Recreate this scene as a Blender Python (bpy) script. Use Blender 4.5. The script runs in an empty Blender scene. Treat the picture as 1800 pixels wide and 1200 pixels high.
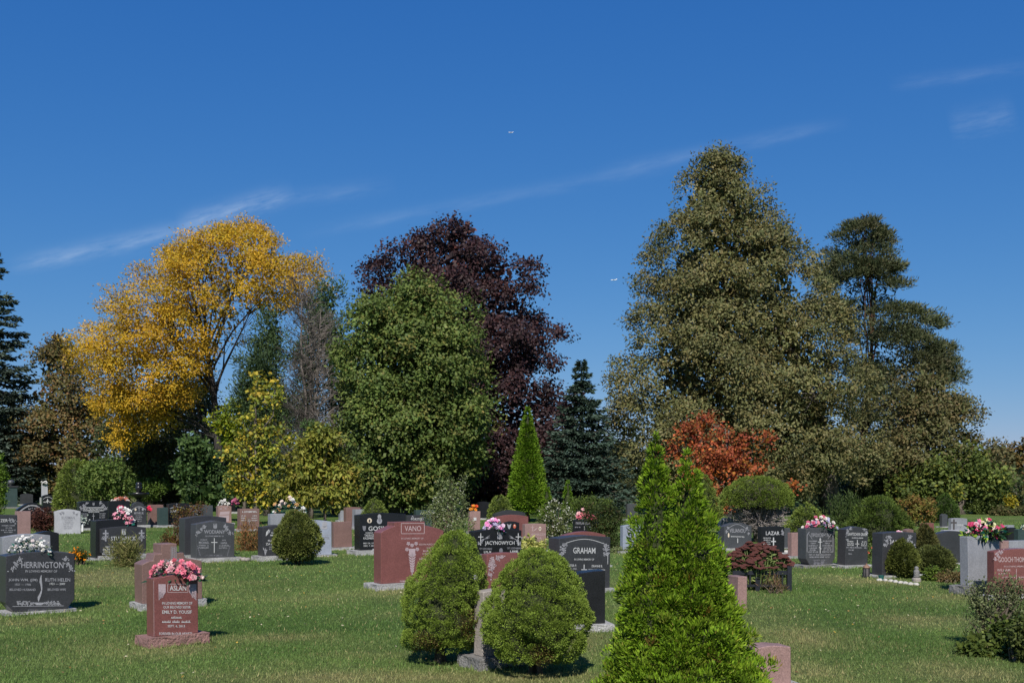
import bpy, bmesh, math, random
import numpy as np
from mathutils import Vector, Matrix, noise as mnoise

rng = np.random.default_rng(7)
random.seed(7)
scene = bpy.context.scene
C = scene.collection
R = math.radians

# ------------------------------------------------------------------ camera
EYE = 1.6            # eye height, m
F = 1750.0           # focal length in photo pixels (35 mm on 36 mm sensor, 1800 px wide)
HOR = 855.0          # horizon row in the photo
cam_d = bpy.data.cameras.new('camera'); cam = bpy.data.objects.new('camera', cam_d); C.objects.link(cam)
cam.location = (0, 0, EYE); cam.rotation_euler = (R(90), 0, 0)
cam_d.sensor_width = 36; cam_d.lens = 35.0
cam_d.shift_y = (HOR - 600) / 1800.0
cam_d.clip_start = 0.1; cam_d.clip_end = 30000
scene.camera = cam

# ------------------------------------------------------------------ sky, sun, exposure
SUN_EL, SUN_AZ = 43.0, 184.0      # azimuth measured clockwise from +Y: sun stands behind the camera
world = bpy.data.worlds.new('World'); scene.world = world; world.use_nodes = True
wn, wl = world.node_tree.nodes, world.node_tree.links
wn.clear()
def wnode(t, **k):
    n = wn.new(t)
    for a, b in k.items(): setattr(n, a, b)
    return n
def wmath(op, a, b=None, c=None, clamp=False):
    n = wn.new('ShaderNodeMath'); n.operation = op; n.use_clamp = clamp
    for i, v in enumerate((a, b, c)):
        if v is None: continue
        if isinstance(v, (int, float)): n.inputs[i].default_value = v
        else: wl.new(v, n.inputs[i])
    return n.outputs[0]
sky = wnode('ShaderNodeTexSky', sky_type='NISHITA', sun_disc=False)
sky.sun_elevation = R(SUN_EL); sky.sun_rotation = R(SUN_AZ)
sky.altitude = 100; sky.air_density = 1.0; sky.dust_density = 0.12; sky.ozone_density = 2.2
sp_ = wnode('ShaderNodeSeparateColor'); wl.new(sky.outputs[0], sp_.inputs[0]); tint = wnode('ShaderNodeCombineColor')
for i, (ga, gg) in enumerate(((.178, 1.29), (.65, .77), (2.05, .424))):      # clear, deep blue polarised sky response
    wl.new(wmath('MULTIPLY', wmath('POWER', sp_.outputs[i], gg), ga), tint.inputs[i])
# thin cirrus streaks, placed by direction in the sky
tc = wnode('ShaderNodeTexCoord'); sep = wnode('ShaderNodeSeparateXYZ'); wl.new(tc.outputs['Generated'], sep.inputs[0])
ysafe = wmath('MAXIMUM', sep.outputs[1], 0.02)
pu = wmath('DIVIDE', sep.outputs[0], ysafe); pw = wmath('DIVIDE', sep.outputs[2], ysafe)
comb = wnode('ShaderNodeCombineXYZ'); wl.new(pu, comb.inputs[0]); wl.new(pw, comb.inputs[1])
def streak(p0, p1, width, strength, nscale, sharp_side):
    (u0, v0), (u1, v1) = [((u - 900) / F, (HOR - v) / F) for u, v in (p0, p1)]
    L = math.hypot(u1 - u0, v1 - v0); cx, sy = (u1 - u0) / L, (v1 - v0) / L
    du = wmath('SUBTRACT', pu, u0); dv = wmath('SUBTRACT', pw, v0)
    a = wmath('ADD', wmath('MULTIPLY', du, cx / L), wmath('MULTIPLY', dv, sy / L))
    b = wmath('SUBTRACT', wmath('MULTIPLY', dv, cx), wmath('MULTIPLY', du, sy))
    cv = wnode('ShaderNodeCombineXYZ'); wl.new(wmath('MULTIPLY', a, L * nscale), cv.inputs[0]); wl.new(wmath('MULTIPLY', b, nscale * 5), cv.inputs[1])
    nz = wnode('ShaderNodeTexNoise'); nz.inputs['Scale'].default_value = 1.0; nz.inputs['Detail'].default_value = 6; nz.inputs['Roughness'].default_value = 0.62
    wl.new(cv.outputs[0], nz.inputs['Vector'])
    nf = nz.outputs['Fac']
    bb = wmath('ADD', b, wmath('MULTIPLY', wmath('SUBTRACT', nf, 0.5), width * 1.1))
    q = wmath('DIVIDE', bb, width)
    across = wmath('POWER', 2.718, wmath('MULTIPLY', wmath('MULTIPLY', q, q), -1.0))
    e1 = wmath('MULTIPLY', a, 6.0, clamp=True)
    e2 = wmath('MULTIPLY', wmath('SUBTRACT', 1.0, a), sharp_side, clamp=True)
    m = wmath('MULTIPLY', wmath('MULTIPLY', across, e1), e2)
    tex = wmath('MULTIPLY', wmath('SUBTRACT', nf, 0.28), 2.0, clamp=True)
    return wmath('MULTIPLY', wmath('MULTIPLY', m, tex), strength)
parts = [streak((10, 470), (400, 385), 0.0085, 0.30, 22, 6.0), streak((310, 395), (520, 335), 0.0095, 0.36, 26, 4.0),
         streak((480, 352), (700, 322), 0.008, 0.10, 22, 3.0), streak((520, 412), (1260, 275), 0.0065, 0.10, 16, 4.0),
         streak((1040, 305), (1500, 212), 0.0065, 0.11, 16, 5.0), streak((1560, 150), (1840, 112), 0.0065, 0.09, 18, 5.0),
         streak((1665, 222), (1790, 196), 0.013, 0.13, 30, 6.0)]
tot = parts[0]
for p in parts[1:]: tot = wmath('ADD', tot, p)
front = wmath('GREATER_THAN', sep.outputs[1], 0.05)
tot = wmath('MULTIPLY', tot, front, clamp=True)
cmix = wnode('ShaderNodeMix', data_type='RGBA'); wl.new(tot, cmix.inputs[0]); wl.new(tint.outputs[0], cmix.inputs[6]); cmix.inputs[7].default_value = (4.6, 5.6, 7.0, 1)
bg = wnode('ShaderNodeBackground'); bg.inputs[1].default_value = 0.10
wl.new(cmix.outputs[2], bg.inputs[0])
wo = wnode('ShaderNodeOutputWorld'); wl.new(bg.outputs[0], wo.inputs[0])
sun_d = bpy.data.lights.new('sun', 'SUN'); sun = bpy.data.objects.new('sun', sun_d); C.objects.link(sun)
sun_d.energy = 4.6; sun_d.angle = R(0.53); sun_d.color = (1.0, 0.95, 0.87)
to_sun = Vector((math.sin(R(SUN_AZ)) * math.cos(R(SUN_EL)), math.cos(R(SUN_AZ)) * math.cos(R(SUN_EL)), math.sin(R(SUN_EL))))
sun.rotation_euler = to_sun.to_track_quat('Z', 'Y').to_euler(); sun.location = (0, -20, 30)
scene.view_settings.view_transform = 'Standard'; scene.view_settings.look = 'None'
scene.view_settings.exposure = 0.35; scene.view_settings.gamma = 1.0
scene.cycles.max_bounces = 6; scene.cycles.transparent_max_bounces = 4

# ------------------------------------------------------------------ helpers
def G(v): return EYE * F / (v - HOR)                       # distance of a ground point seen at row v
def P3(u, v, D): return np.array(((u - 900) / F * D, D, EYE - (v - HOR) / F * D))
def srgb(r, g, b):
    f = lambda c: c / 12.92 if c <= 0.04045 else ((c + 0.055) / 1.055) ** 2.4
    return tuple(f(c / 255) for c in (r, g, b))
MATS = {}
def new_mat(name):
    m = bpy.data.materials.new(name); m.use_nodes = True; nt = m.node_tree; nt.nodes.clear()
    out = nt.nodes.new('ShaderNodeOutputMaterial')
    return m, nt, nt.nodes, nt.links, out
def leaf_mat(name, rough=0.6, trans=0.3, spec=0.25, sat=1.0):
    if name in MATS: return MATS[name]
    m, nt, N, L, out = new_mat(name)
    at = N.new('ShaderNodeAttribute'); at.attribute_name = 'col'
    pr = N.new('ShaderNodeBsdfPrincipled'); pr.inputs['Roughness'].default_value = rough; pr.inputs['Specular IOR Level'].default_value = spec
    L.new(at.outputs['Color'], pr.inputs['Base Color'])
    if trans > 0:
        tr = N.new('ShaderNodeBsdfTranslucent'); L.new(at.outputs['Color'], tr.inputs[0])
        mx = N.new('ShaderNodeMixShader'); mx.inputs[0].default_value = trans
        L.new(pr.outputs[0], mx.inputs[1]); L.new(tr.outputs[0], mx.inputs[2]); L.new(mx.outputs[0], out.inputs[0])
    else: L.new(pr.outputs[0], out.inputs[0])
    MATS[name] = m; return m
def granite(name, rgb, rough=0.3, speck=0.35, bump=0.0, spec=0.5):
    if name in MATS: return MATS[name]
    m, nt, N, L, out = new_mat(name)
    tcn = N.new('ShaderNodeTexCoord')
    n1 = N.new('ShaderNodeTexNoise'); n1.inputs['Scale'].default_value = 130; n1.inputs['Detail'].default_value = 3
    n2 = N.new('ShaderNodeTexNoise'); n2.inputs['Scale'].default_value = 3.2; n2.inputs['Detail'].default_value = 5; n2.inputs['Roughness'].default_value = 0.6
    n3 = N.new('ShaderNodeTexVoronoi'); n3.inputs['Scale'].default_value = 70
    for n in (n1, n2, n3): L.new(tcn.outputs['Object'], n.inputs['Vector'])
    r1 = N.new('ShaderNodeMapRange'); L.new(n1.outputs['Fac'], r1.inputs[0]); r1.inputs[1].default_value = 0.3; r1.inputs[2].default_value = 0.7
    r1.inputs[3].default_value = 1 - speck; r1.inputs[4].default_value = 1 + speck
    r2 = N.new('ShaderNodeMapRange'); L.new(n2.outputs['Fac'], r2.inputs[0]); r2.inputs[1].default_value = 0.3; r2.inputs[2].default_value = 0.7
    r2.inputs[3].default_value = 0.86; r2.inputs[4].default_value = 1.14
    r3 = N.new('ShaderNodeMapRange'); L.new(n3.outputs['Color'], r3.inputs[0]); r3.inputs[3].default_value = 1 - speck * .6; r3.inputs[4].default_value = 1 + speck * .6
    mu = N.new('ShaderNodeMath'); mu.operation = 'MULTIPLY'; L.new(r1.outputs[0], mu.inputs[0]); L.new(r2.outputs[0], mu.inputs[1])
    mu2 = N.new('ShaderNodeMath'); mu2.operation = 'MULTIPLY'; L.new(mu.outputs[0], mu2.inputs[0]); L.new(r3.outputs[0], mu2.inputs[1])
    vm = N.new('ShaderNodeVectorMath'); vm.operation = 'SCALE'; vm.inputs[0].default_value = rgb; L.new(mu2.outputs[0], vm.inputs['Scale'])
    pr = N.new('ShaderNodeBsdfPrincipled'); L.new(vm.outputs[0], pr.inputs['Base Color']); pr.inputs['Specular IOR Level'].default_value = spec
    rr = N.new('ShaderNodeMapRange'); L.new(n2.outputs['Fac'], rr.inputs[0]); rr.inputs[3].default_value = rough - .08; rr.inputs[4].default_value = rough + .12
    L.new(rr.outputs[0], pr.inputs['Roughness'])
    if bump:
        bp = N.new('ShaderNodeBump'); bp.inputs['Strength'].default_value = bump; bp.inputs['Distance'].default_value = 0.02
        n4 = N.new('ShaderNodeTexNoise'); n4.inputs['Scale'].default_value = 45; n4.inputs['Detail'].default_value = 4
        L.new(tcn.outputs['Object'], n4.inputs['Vector']); L.new(n4.outputs['Fac'], bp.inputs['Height']); L.new(bp.outputs[0], pr.inputs['Normal'])
    L.new(pr.outputs[0], out.inputs[0]); MATS[name] = m; return m
def plain(name, rgb, rough=0.5, metal=0.0, var=0.12, scale=20):
    if name in MATS: return MATS[name]
    m, nt, N, L, out = new_mat(name)
    tcn = N.new('ShaderNodeTexCoord'); n1 = N.new('ShaderNodeTexNoise'); n1.inputs['Scale'].default_value = scale; n1.inputs['Detail'].default_value = 4
    L.new(tcn.outputs['Object'], n1.inputs['Vector'])
    r1 = N.new('ShaderNodeMapRange'); L.new(n1.outputs['Fac'], r1.inputs[0]); r1.inputs[1].default_value = .3; r1.inputs[2].default_value = .7; r1.inputs[3].default_value = 1 - var; r1.inputs[4].default_value = 1 + var
    vm = N.new('ShaderNodeVectorMath'); vm.operation = 'SCALE'; vm.inputs[0].default_value = rgb; L.new(r1.outputs[0], vm.inputs['Scale'])
    pr = N.new('ShaderNodeBsdfPrincipled'); L.new(vm.outputs[0], pr.inputs['Base Color']); pr.inputs['Roughness'].default_value = rough; pr.inputs['Metallic'].default_value = metal
    L.new(pr.outputs[0], out.inputs[0]); MATS[name] = m; return m
def bark(name, rgb, scale=6):
    if name in MATS: return MATS[name]
    m, nt, N, L, out = new_mat(name)
    tcn = N.new('ShaderNodeTexCoord'); mp = N.new('ShaderNodeMapping'); mp.inputs['Scale'].default_value = (scale, scale, scale * .18)
    L.new(tcn.outputs['Object'], mp.inputs['Vector'])
    n1 = N.new('ShaderNodeTexNoise'); n1.inputs['Scale'].default_value = 1.5; n1.inputs['Detail'].default_value = 6; n1.inputs['Roughness'].default_value = .7; L.new(mp.outputs[0], n1.inputs['Vector'])
    r1 = N.new('ShaderNodeMapRange'); L.new(n1.outputs['Fac'], r1.inputs[0]); r1.inputs[1].default_value = .32; r1.inputs[2].default_value = .68; r1.inputs[3].default_value = .4; r1.inputs[4].default_value = 1.5
    vm = N.new('ShaderNodeVectorMath'); vm.operation = 'SCALE'; vm.inputs[0].default_value = rgb; L.new(r1.outputs[0], vm.inputs['Scale'])
    pr = N.new('ShaderNodeBsdfPrincipled'); L.new(vm.outputs[0], pr.inputs['Base Color']); pr.inputs['Roughness'].default_value = .9; pr.inputs['Specular IOR Level'].default_value = .15
    bp = N.new('ShaderNodeBump'); bp.inputs['Strength'].default_value = .9; bp.inputs['Distance'].default_value = .06; L.new(n1.outputs['Fac'], bp.inputs['Height']); L.new(bp.outputs[0], pr.inputs['Normal'])
    L.new(pr.outputs[0], out.inputs[0]); MATS[name] = m; return m

LABELS = set()
def tag(o, label, cat, group=None, kind=None):
    if label: o['label'] = label
    if cat: o['category'] = cat
    if group: o['group'] = group
    if kind: o['kind'] = kind
    return o
def empty(name, loc, label, cat, group=None, rz=0.0):
    o = bpy.data.objects.new(name, None); C.objects.link(o); o.location = loc; o.rotation_euler = (0, 0, rz); o.empty_display_size = .1
    return tag(o, label, cat, group)
def link(name, me, parent=None, loc=None):
    o = bpy.data.objects.new(name, me); C.objects.link(o)
    if parent is not None: o.parent = parent
    if loc is not None: o.location = loc
    return o
def mesh_np(name, V, faces_flat, counts, mat, colors=None, smooth=False):
    me = bpy.data.meshes.new(name)
    V = np.asarray(V, dtype=np.float32); faces_flat = np.asarray(faces_flat, dtype=np.int32); counts = np.asarray(counts, dtype=np.int32)
    me.vertices.add(len(V)); me.vertices.foreach_set('co', V.ravel())
    me.loops.add(len(faces_flat)); me.loops.foreach_set('vertex_index', faces_flat)
    me.polygons.add(len(counts)); st = np.concatenate(([0], np.cumsum(counts)[:-1])).astype(np.int32)
    me.polygons.foreach_set('loop_start', st); me.polygons.foreach_set('loop_total', counts)
    if smooth: me.polygons.foreach_set('use_smooth', np.ones(len(counts), dtype=bool))
    me.update(calc_edges=True)
    if colors is not None:
        a = me.attributes.new('col', 'FLOAT_COLOR', 'FACE')
        cc = np.ones((len(counts), 4), dtype=np.float32); cc[:, :3] = np.clip(colors, 0.0, 1.0); a.data.foreach_set('color', cc.ravel())
    me.materials.append(mat)
    return me
def nrm(a): return a / np.maximum(np.linalg.norm(a, axis=-1, keepdims=True), 1e-9)
def rdirs(n): return nrm(rng.normal(size=(n, 3)))
def leaf_mesh(name, P, A, N, L, W, col, mat, fold=0.15):
    """one diamond leaf per row: base at P, along A, facing about N"""
    A = nrm(A); S = np.cross(A, N); bad = np.linalg.norm(S, axis=1) < 1e-4; S[bad] = np.cross(A[bad], rdirs(bad.sum()) if bad.any() else A[bad]); S = nrm(S)
    Nn = np.cross(S, A); L = np.broadcast_to(L, (len(P),))[:, None]; W = np.broadcast_to(W, (len(P),))[:, None]
    V = np.empty((len(P), 4, 3)); mid = P + A * L * .45 + Nn * L * fold * .5
    V[:, 0] = P; V[:, 1] = mid + S * W * .5; V[:, 2] = P + A * L; V[:, 3] = mid - S * W * .5
    n = len(P)
    return mesh_np(name, V.reshape(-1, 3), np.arange(4 * n), np.full(n, 4), mat, col)
def pick(palette, n, jit=.18):
    pal = np.array([p[:3] for p in palette]); w = np.array([p[3] if len(p) > 3 else 1. for p in palette]); w = w / w.sum()
    c = pal[rng.choice(len(pal), n, p=w)]
    return c * (1 + rng.normal(size=(n, 1)) * jit)
class Geo:
    """collects tubes / boxes / polygons and becomes one mesh"""
    def __init__(s): s.v = []; s.f = []
    def add(s, vs, fs):
        o = len(s.v); s.v.extend([tuple(p) for p in vs]); s.f.extend([tuple(i + o for i in f) for f in fs])
    def tube(s, pts, rad, n=6, cap=True):
        pts = [Vector(p) for p in pts]; rad = rad if hasattr(rad, '__len__') else [rad] * len(pts)
        o = len(s.v); ref = Vector((0.13, 0.97, 0.2))
        for i, p in enumerate(pts):
            d = (pts[min(i + 1, len(pts) - 1)] - pts[max(i - 1, 0)]).normalized()
            a = d.cross(ref)
            if a.length < 1e-3: a = d.cross(Vector((1, 0, 0)))
            a.normalize(); b = d.cross(a)
            for k in range(n):
                t = 2 * math.pi * k / n; s.v.append(tuple(p + (a * math.cos(t) + b * math.sin(t)) * rad[i]))
        for i in range(len(pts) - 1):
            for k in range(n):
                k2 = (k + 1) % n; s.f.append((o + i * n + k, o + i * n + k2, o + (i + 1) * n + k2, o + (i + 1) * n + k))
        if cap:
            s.f.append(tuple(o + k for k in range(n))[::-1]); s.f.append(tuple(o + (len(pts) - 1) * n + k for k in range(n)))
    def box(s, a, b):
        x0, y0, z0 = a; x1, y1, z1 = b
        s.add([(x0, y0, z0), (x1, y0, z0), (x1, y1, z0), (x0, y1, z0), (x0, y0, z1), (x1, y0, z1), (x1, y1, z1), (x0, y1, z1)],
              [(0, 3, 2, 1), (4, 5, 6, 7), (0, 1, 5, 4), (1, 2, 6, 5), (2, 3, 7, 6), (3, 0, 4, 7)])
    def lathe(s, prof, n=16, c=(0, 0, 0)):
        o = len(s.v)
        for r, z in prof:
            for k in range(n):
                t = 2 * math.pi * k / n; s.v.append((c[0] + r * math.cos(t), c[1] + r * math.sin(t), c[2] + z))
        for i in range(len(prof) - 1):
            for k in range(n):
                k2 = (k + 1) % n; s.f.append((o + i * n + k, o + i * n + k2, o + (i + 1) * n + k2, o + (i + 1) * n + k))
        s.f.append(tuple(o + k for k in range(n))[::-1]); s.f.append(tuple(o + (len(prof) - 1) * n + k for k in range(n)))
    def mesh(s, name, mat, smooth=False, bevel=0.0):
        me = bpy.data.meshes.new(name); me.from_pydata(s.v, [], s.f); me.materials.append(mat)
        if bevel:
            bm = bmesh.new(); bm.from_mesh(me)
            es = [e for e in bm.edges if len(e.link_faces) == 2 and e.calc_face_angle(0) > .6]
            bmesh.ops.bevel(bm, geom=es, offset=bevel, segments=2, affect='EDGES', clamp_overlap=True); bm.to_mesh(me); bm.free()
        if smooth: me.polygons.foreach_set('use_smooth', np.ones(len(me.polygons), dtype=bool))
        me.update(); return me
# smooth value noise on a lattice (for ground relief and dry patches)
_lat = np.random.default_rng(3).random((256, 256))
def vnoise(x, y):
    xi = np.floor(x).astype(int); yi = np.floor(y).astype(int); fx = x - xi; fy = y - yi
    fx = fx * fx * (3 - 2 * fx); fy = fy * fy * (3 - 2 * fy)
    g = lambda a, b: _lat[a % 256, b % 256]
    return (g(xi, yi) * (1 - fx) + g(xi + 1, yi) * fx) * (1 - fy) + (g(xi, yi + 1) * (1 - fx) + g(xi + 1, yi + 1) * fx) * fy
def fbm(x, y, o=4):
    s = 0; a = .5; t = 0
    for i in range(o): s = s + a * vnoise(x * 2 ** i + 17.3 * i, y * 2 ** i + 9.1 * i); t += a; a *= .55
    return s / t
# ------------------------------------------------------------------ ground
DRY = [(300, 1142, 70, 12), (700, 1042, 60, 9), (560, 1190, 260, 14), (950, 1192, 160, 14), (1000, 1120, 60, 30), (1420, 1185, 90, 25), (1690, 1185, 120, 18),
       (1680, 1050, 50, 10), (60, 1092, 80, 8), (250, 1010, 60, 20), (480, 1120, 90, 8), (1500, 1020, 90, 8), (1620, 1090, 80, 12), (1400, 1120, 80, 20), (150, 1010, 60, 15)]
def dryness(x, y):
    d = np.clip((fbm(x * .42 + 3, y * .42 + 8) - .50) * 2.6, 0, 1) * .28 + np.clip((fbm(x * 1.9, y * 1.9, 3) - .52) * 3, 0, 1) * .22
    for u, v, ru, rv in DRY:
        D = G(v); cx = (u - 900) / F * D; sx = ru / F * D; sy = abs(G(v - rv) - G(v + rv)) * .5
        d = d + .55 * np.exp(-((x - cx) / sx) ** 2 - ((y - D) / max(sy, .25)) ** 2) * (.45 + fbm(x * 4, y * 4, 2))
    return np.clip(d, 0, 1)
def gz(x, y): return (fbm(x * .35, y * .35, 3) - .5) * .05
GREEN_A, GREEN_B, STRAW = np.array(srgb(100, 124, 62)), np.array(srgb(82, 108, 51)), np.array(srgb(146, 138, 94))
def grass_col(x, y):
    d = dryness(x, y)[:, None]; g = fbm(x * .8 + 40, y * .8, 3)[:, None]
    g = np.clip((g - .35) * 3.3, 0, 1); base = GREEN_A * g + GREEN_B * (1 - g)
    return base * (1 - d) + STRAW * d
xs = np.concatenate(([-4000, -900, -300, -140], np.linspace(-70, 70, 181), [140, 300, 900, 4000]))
ys = np.concatenate(([-300, -60, -10, 0], np.linspace(3, 60, 151), np.linspace(62, 130, 35), [200, 400, 1200, 4000, 9000]))
gx, gy = np.meshgrid(xs, ys); nx, ny = len(xs), len(ys)
near = (np.abs(gx) < 75) & (gy < 132) & (gy > -20)
gzv = np.where(near, gz(gx, gy), -.03)
Vg = np.stack((gx, gy, gzv), -1).reshape(-1, 3)
ii = (np.arange(ny - 1)[:, None] * nx + np.arange(nx - 1)[None]).ravel()
Fg = np.stack((ii, ii + 1, ii + nx + 1, ii + nx), -1)
m, nt, N, L, out = new_mat('lawn_soil')
at = N.new('ShaderNodeAttribute'); at.attribute_name = 'col'
tcn = N.new('ShaderNodeTexCoord'); n1 = N.new('ShaderNodeTexNoise'); n1.inputs['Scale'].default_value = 14; n1.inputs['Detail'].default_value = 6; n1.inputs['Roughness'].default_value = .7
L.new(tcn.outputs['Object'], n1.inputs['Vector'])
r1 = N.new('ShaderNodeMapRange'); L.new(n1.outputs['Fac'], r1.inputs[0]); r1.inputs[1].default_value = .3; r1.inputs[2].default_value = .7; r1.inputs[3].default_value = .55; r1.inputs[4].default_value = 1.2
vm = N.new('ShaderNodeVectorMath'); vm.operation = 'SCALE'; L.new(at.outputs['Color'], vm.inputs[0]); L.new(r1.outputs[0], vm.inputs['Scale'])
pr = N.new('ShaderNodeBsdfPrincipled'); L.new(vm.outputs[0], pr.inputs['Base Color']); pr.inputs['Roughness'].default_value = .95; pr.inputs['Specular IOR Level'].default_value = .1
bp = N.new('ShaderNodeBump'); bp.inputs['Strength'].default_value = 1.0; bp.inputs['Distance'].default_value = .08; L.new(n1.outputs['Fac'], bp.inputs['Height']); L.new(bp.outputs[0], pr.inputs['Normal'])
L.new(pr.outputs[0], out.inputs[0])
me = mesh_np('ground', Vg, Fg.ravel(), np.full(len(Fg), 4), m, smooth=True)
a = me.attributes.new('col', 'FLOAT_COLOR', 'POINT'); gc = np.ones((len(Vg), 4), dtype=np.float32); gc[:, :3] = grass_col(Vg[:, 0], Vg[:, 1]) * .9; a.data.foreach_set('color', gc.ravel())
ground = link('ground', me); ground['kind'] = 'structure'; ground['label'] = 'mown cemetery lawn with dry straw patches'

# ------------------------------------------------------------------ vegetation builders
def root_of(name, label, cat, x, y, group=None): return empty(name, (x, y, gz(np.array([x]), np.array([y]))[0] if abs(x) < 75 else 0), label, cat, group)

MORE = 2.1
def tree(name, label, D, base_u, lobes, palette, leaf=(.17, .11), rc=.75, per=55, dens=1.0, trunk_r=.35, barkc=('bark_grey', (.13, .11, .09)), fork=.35,
         cat='tree', group=None, droop=.25, flat=.7, clump_jit=.16, trans=.3, twigs=10, needle=False, matname=None, leaf_name='crown', wood_name='trunk', limbs=True, sub_holes=.35, rough=.6, inner=.13, gain=1.22, env=None, rag=.16, cpb=10, bough=1.35, bflat=.75, ncl=800, gap=.22, holes=(), layer=0.0, depth=.8, nlimb=16):
    palette = [tuple(q * gain for q in p_[:3]) + tuple(p_[3:]) for p_ in palette]
    x0 = (base_u - 900) / F * D; root = root_of(name, label, cat, x0, D, group)
    k = D / F; org = np.array(root.location)
    Ls = []; CC = []
    if env:
        ev = np.array([e[0] for e in env], float); eL = np.array([e[1] for e in env], float); eR = np.array([e[2] for e in env], float); sd = rng.uniform(0, 90, 3); wid = eR - eL
        def envelope(m_):
            v = rng.uniform(ev[0] - 12, ev[-1] + 8, m_ * 3); hw_ = np.interp(v, ev, wid); v = v[rng.random(len(v)) < ((hw_ + 30) / (wid.max() + 30)) ** 1.35][:m_]
            L_, R_ = np.interp(v, ev, eL), np.interp(v, ev, eR); hu = (R_ - L_) / 2; cap = np.clip(np.minimum((v - ev[0] + 14) / 40, (ev[-1] + 10 - v) / 40), .15, 1) ** .5
            return v, (L_ + R_) / 2, hu * cap
        def place(v, uc, hu, rad, th):
            x = np.cos(th) * hu * rad; yy = np.sin(th) * hu * rad * depth
            p = np.stack(((uc + x - 900) * k, D + yy * k, EYE - (v - HOR) * k), -1); return p, np.stack((np.cos(th), np.sin(th) * .9, (np.interp(v, (ev[0], ev[-1]), (.8, -.15)))), -1)
        v, uc, hu = envelope(max(20, ncl // cpb)); m_ = len(v); th = rng.random(m_) * 2 * np.pi; th = np.where((np.sin(th) > .25) & (rng.random(m_) < .6), -th, th)
        rad = 1 - rng.random(m_) ** 1.9 * .5; p, o_ = place(v, uc, hu, rad, th); rb = bough * rng.uniform(.6, 1.3, m_); hu_e = np.maximum(hu - .62 * rb / k, hu * .35)
        nz = np.array([mnoise.noise(Vector(q) * .30 + Vector(sd)) for q in p])
        p, o_ = place(v, uc, hu_e * (1 + nz * rag), rad, th); o_ = nrm(o_); m_ = len(p)
        keep = (nz > -gap) & (p[:, 2] > .3)
        if layer: keep &= np.sin(p[:, 2] / layer * 6.283 + nz * 5 + p[:, 0] * .5) > -.6
        uu = 900 + p[:, 0] / k; vv = HOR - (p[:, 2] - EYE) / k
        for (hu_, hv_, hr, hs) in holes: keep &= ~((((uu - hu_) / hr) ** 2 + ((vv - hv_) / hs) ** 2 < 1) & (rng.random(m_) < .85))
        p, o_, rb = p[keep], o_[keep], rb[keep]; bi = np.repeat(np.arange(len(p)), cpb); dd = rdirs(len(bi)); dd = np.where((dd * (o_[bi] + np.array((0, 0, .35)))).sum(1, keepdims=True) < -.15, -dd, dd)
        cpos = p[bi] + dd * (rb[bi] * rng.uniform(.55, 1.0, len(bi)))[:, None] * np.array((1, 1, bflat)); cpos[:, 2] = np.maximum(cpos[:, 2], .25)
        BB = 1 + rng.normal(size=len(p)) * .09; bbr = BB[bi]; CC = list(zip(cpos, nrm(dd * .9 + o_[bi] * .5)))
        for q in rng.permutation(len(p))[:nlimb]: hub = np.array(((np.interp(HOR - (p[q][2] - EYE) / k, ev, (eL + eR) / 2) - 900) * k, D, p[q][2])); Ls.append((hub + (p[q] - hub) * .72, np.array((1.6, 1.4, 1.3)) * max(.5, wid.max() * k / 14)))
    else:
        for lb in lobes:
            u, v, ru, rv = lb[:4]; c = P3(u, v, D); dy = lb[4] if len(lb) > 4 else rng.uniform(-.45, .45) * ru * k
            c[1] += dy; Ls.append((c, np.array((ru * k, max(ru * k * .8, rv * k * .7), rv * k))))
        for i, (c, r) in enumerate(Ls):
            area = 4 * math.pi * ((r[0] * r[2]) ** 1.6 + (r[0] * r[1]) ** 1.6 + (r[1] * r[2]) ** 1.6) ** (1 / 1.6) / 3 ** (1 / 1.6)
            n = max(3, int(dens * 1.25 * area / (math.pi * rc * rc)))
            d = rdirs(n); rad = 1 - rng.random(n) ** 1.7 * .55
            p = c + d * r * rad[:, None]
            keep = ~((d[:, 1] > .35) & (rng.random(n) < .55))
            for j, (c2, r2) in enumerate(Ls):
                if j != i:
                    q = np.linalg.norm((p - c2) / r2, axis=1); keep &= ~((q < .6) & (rng.random(n) < .75))
            p = p[keep & (p[:, 2] > .3)]
            for q in p: CC.append((q, nrm((q - c) / r)))
    cc = np.array([c[0] for c in CC]); co = np.array([c[1] for c in CC]); nC = len(cc)
    crad = rc * rng.uniform(.55, 1.25, nC); npl = np.maximum(8, (per * MORE * (crad / rc) ** 2).astype(int)); idx = np.repeat(np.arange(nC), npl); n = len(idx)
    d = rdirs(n); rr = rng.random(n) ** .45
    off = d * (crad[idx] * rr * (1 + .35 * np.abs(rng.normal(size=n))))[:, None]; off[:, 2] *= flat
    P = cc[idx] + off
    outw = nrm(co[idx] * .8 + d * (.45 if env else .9))
    if needle: A = nrm(outw * .9 + rdirs(n) * .7 + np.array((0, 0, .15 - droop))); Nn = rdirs(n)
    else:
        A = nrm(rdirs(n) * .9 + outw * .5 + np.array((0, 0, -droop))); Nn = nrm(outw * (.9 if env else .55) + np.array((0, 0, .35)) + rdirs(n) * (.5 if env else .75))
    bright = (1 + rng.normal(size=nC) * clump_jit * .5) * bbr if env else 1 + rng.normal(size=nC) * clump_jit
    pal_c = pick(palette, nC, .08)
    col = pick(palette, n, .11) * .5 + pal_c[idx] * .5
    col = col * bright[idx][:, None]
    Lh = leaf[0] * 1.12 * rng.uniform(.65, 1.3, n); Wd = leaf[1] * 1.12 * rng.uniform(.7, 1.25, n)
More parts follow.
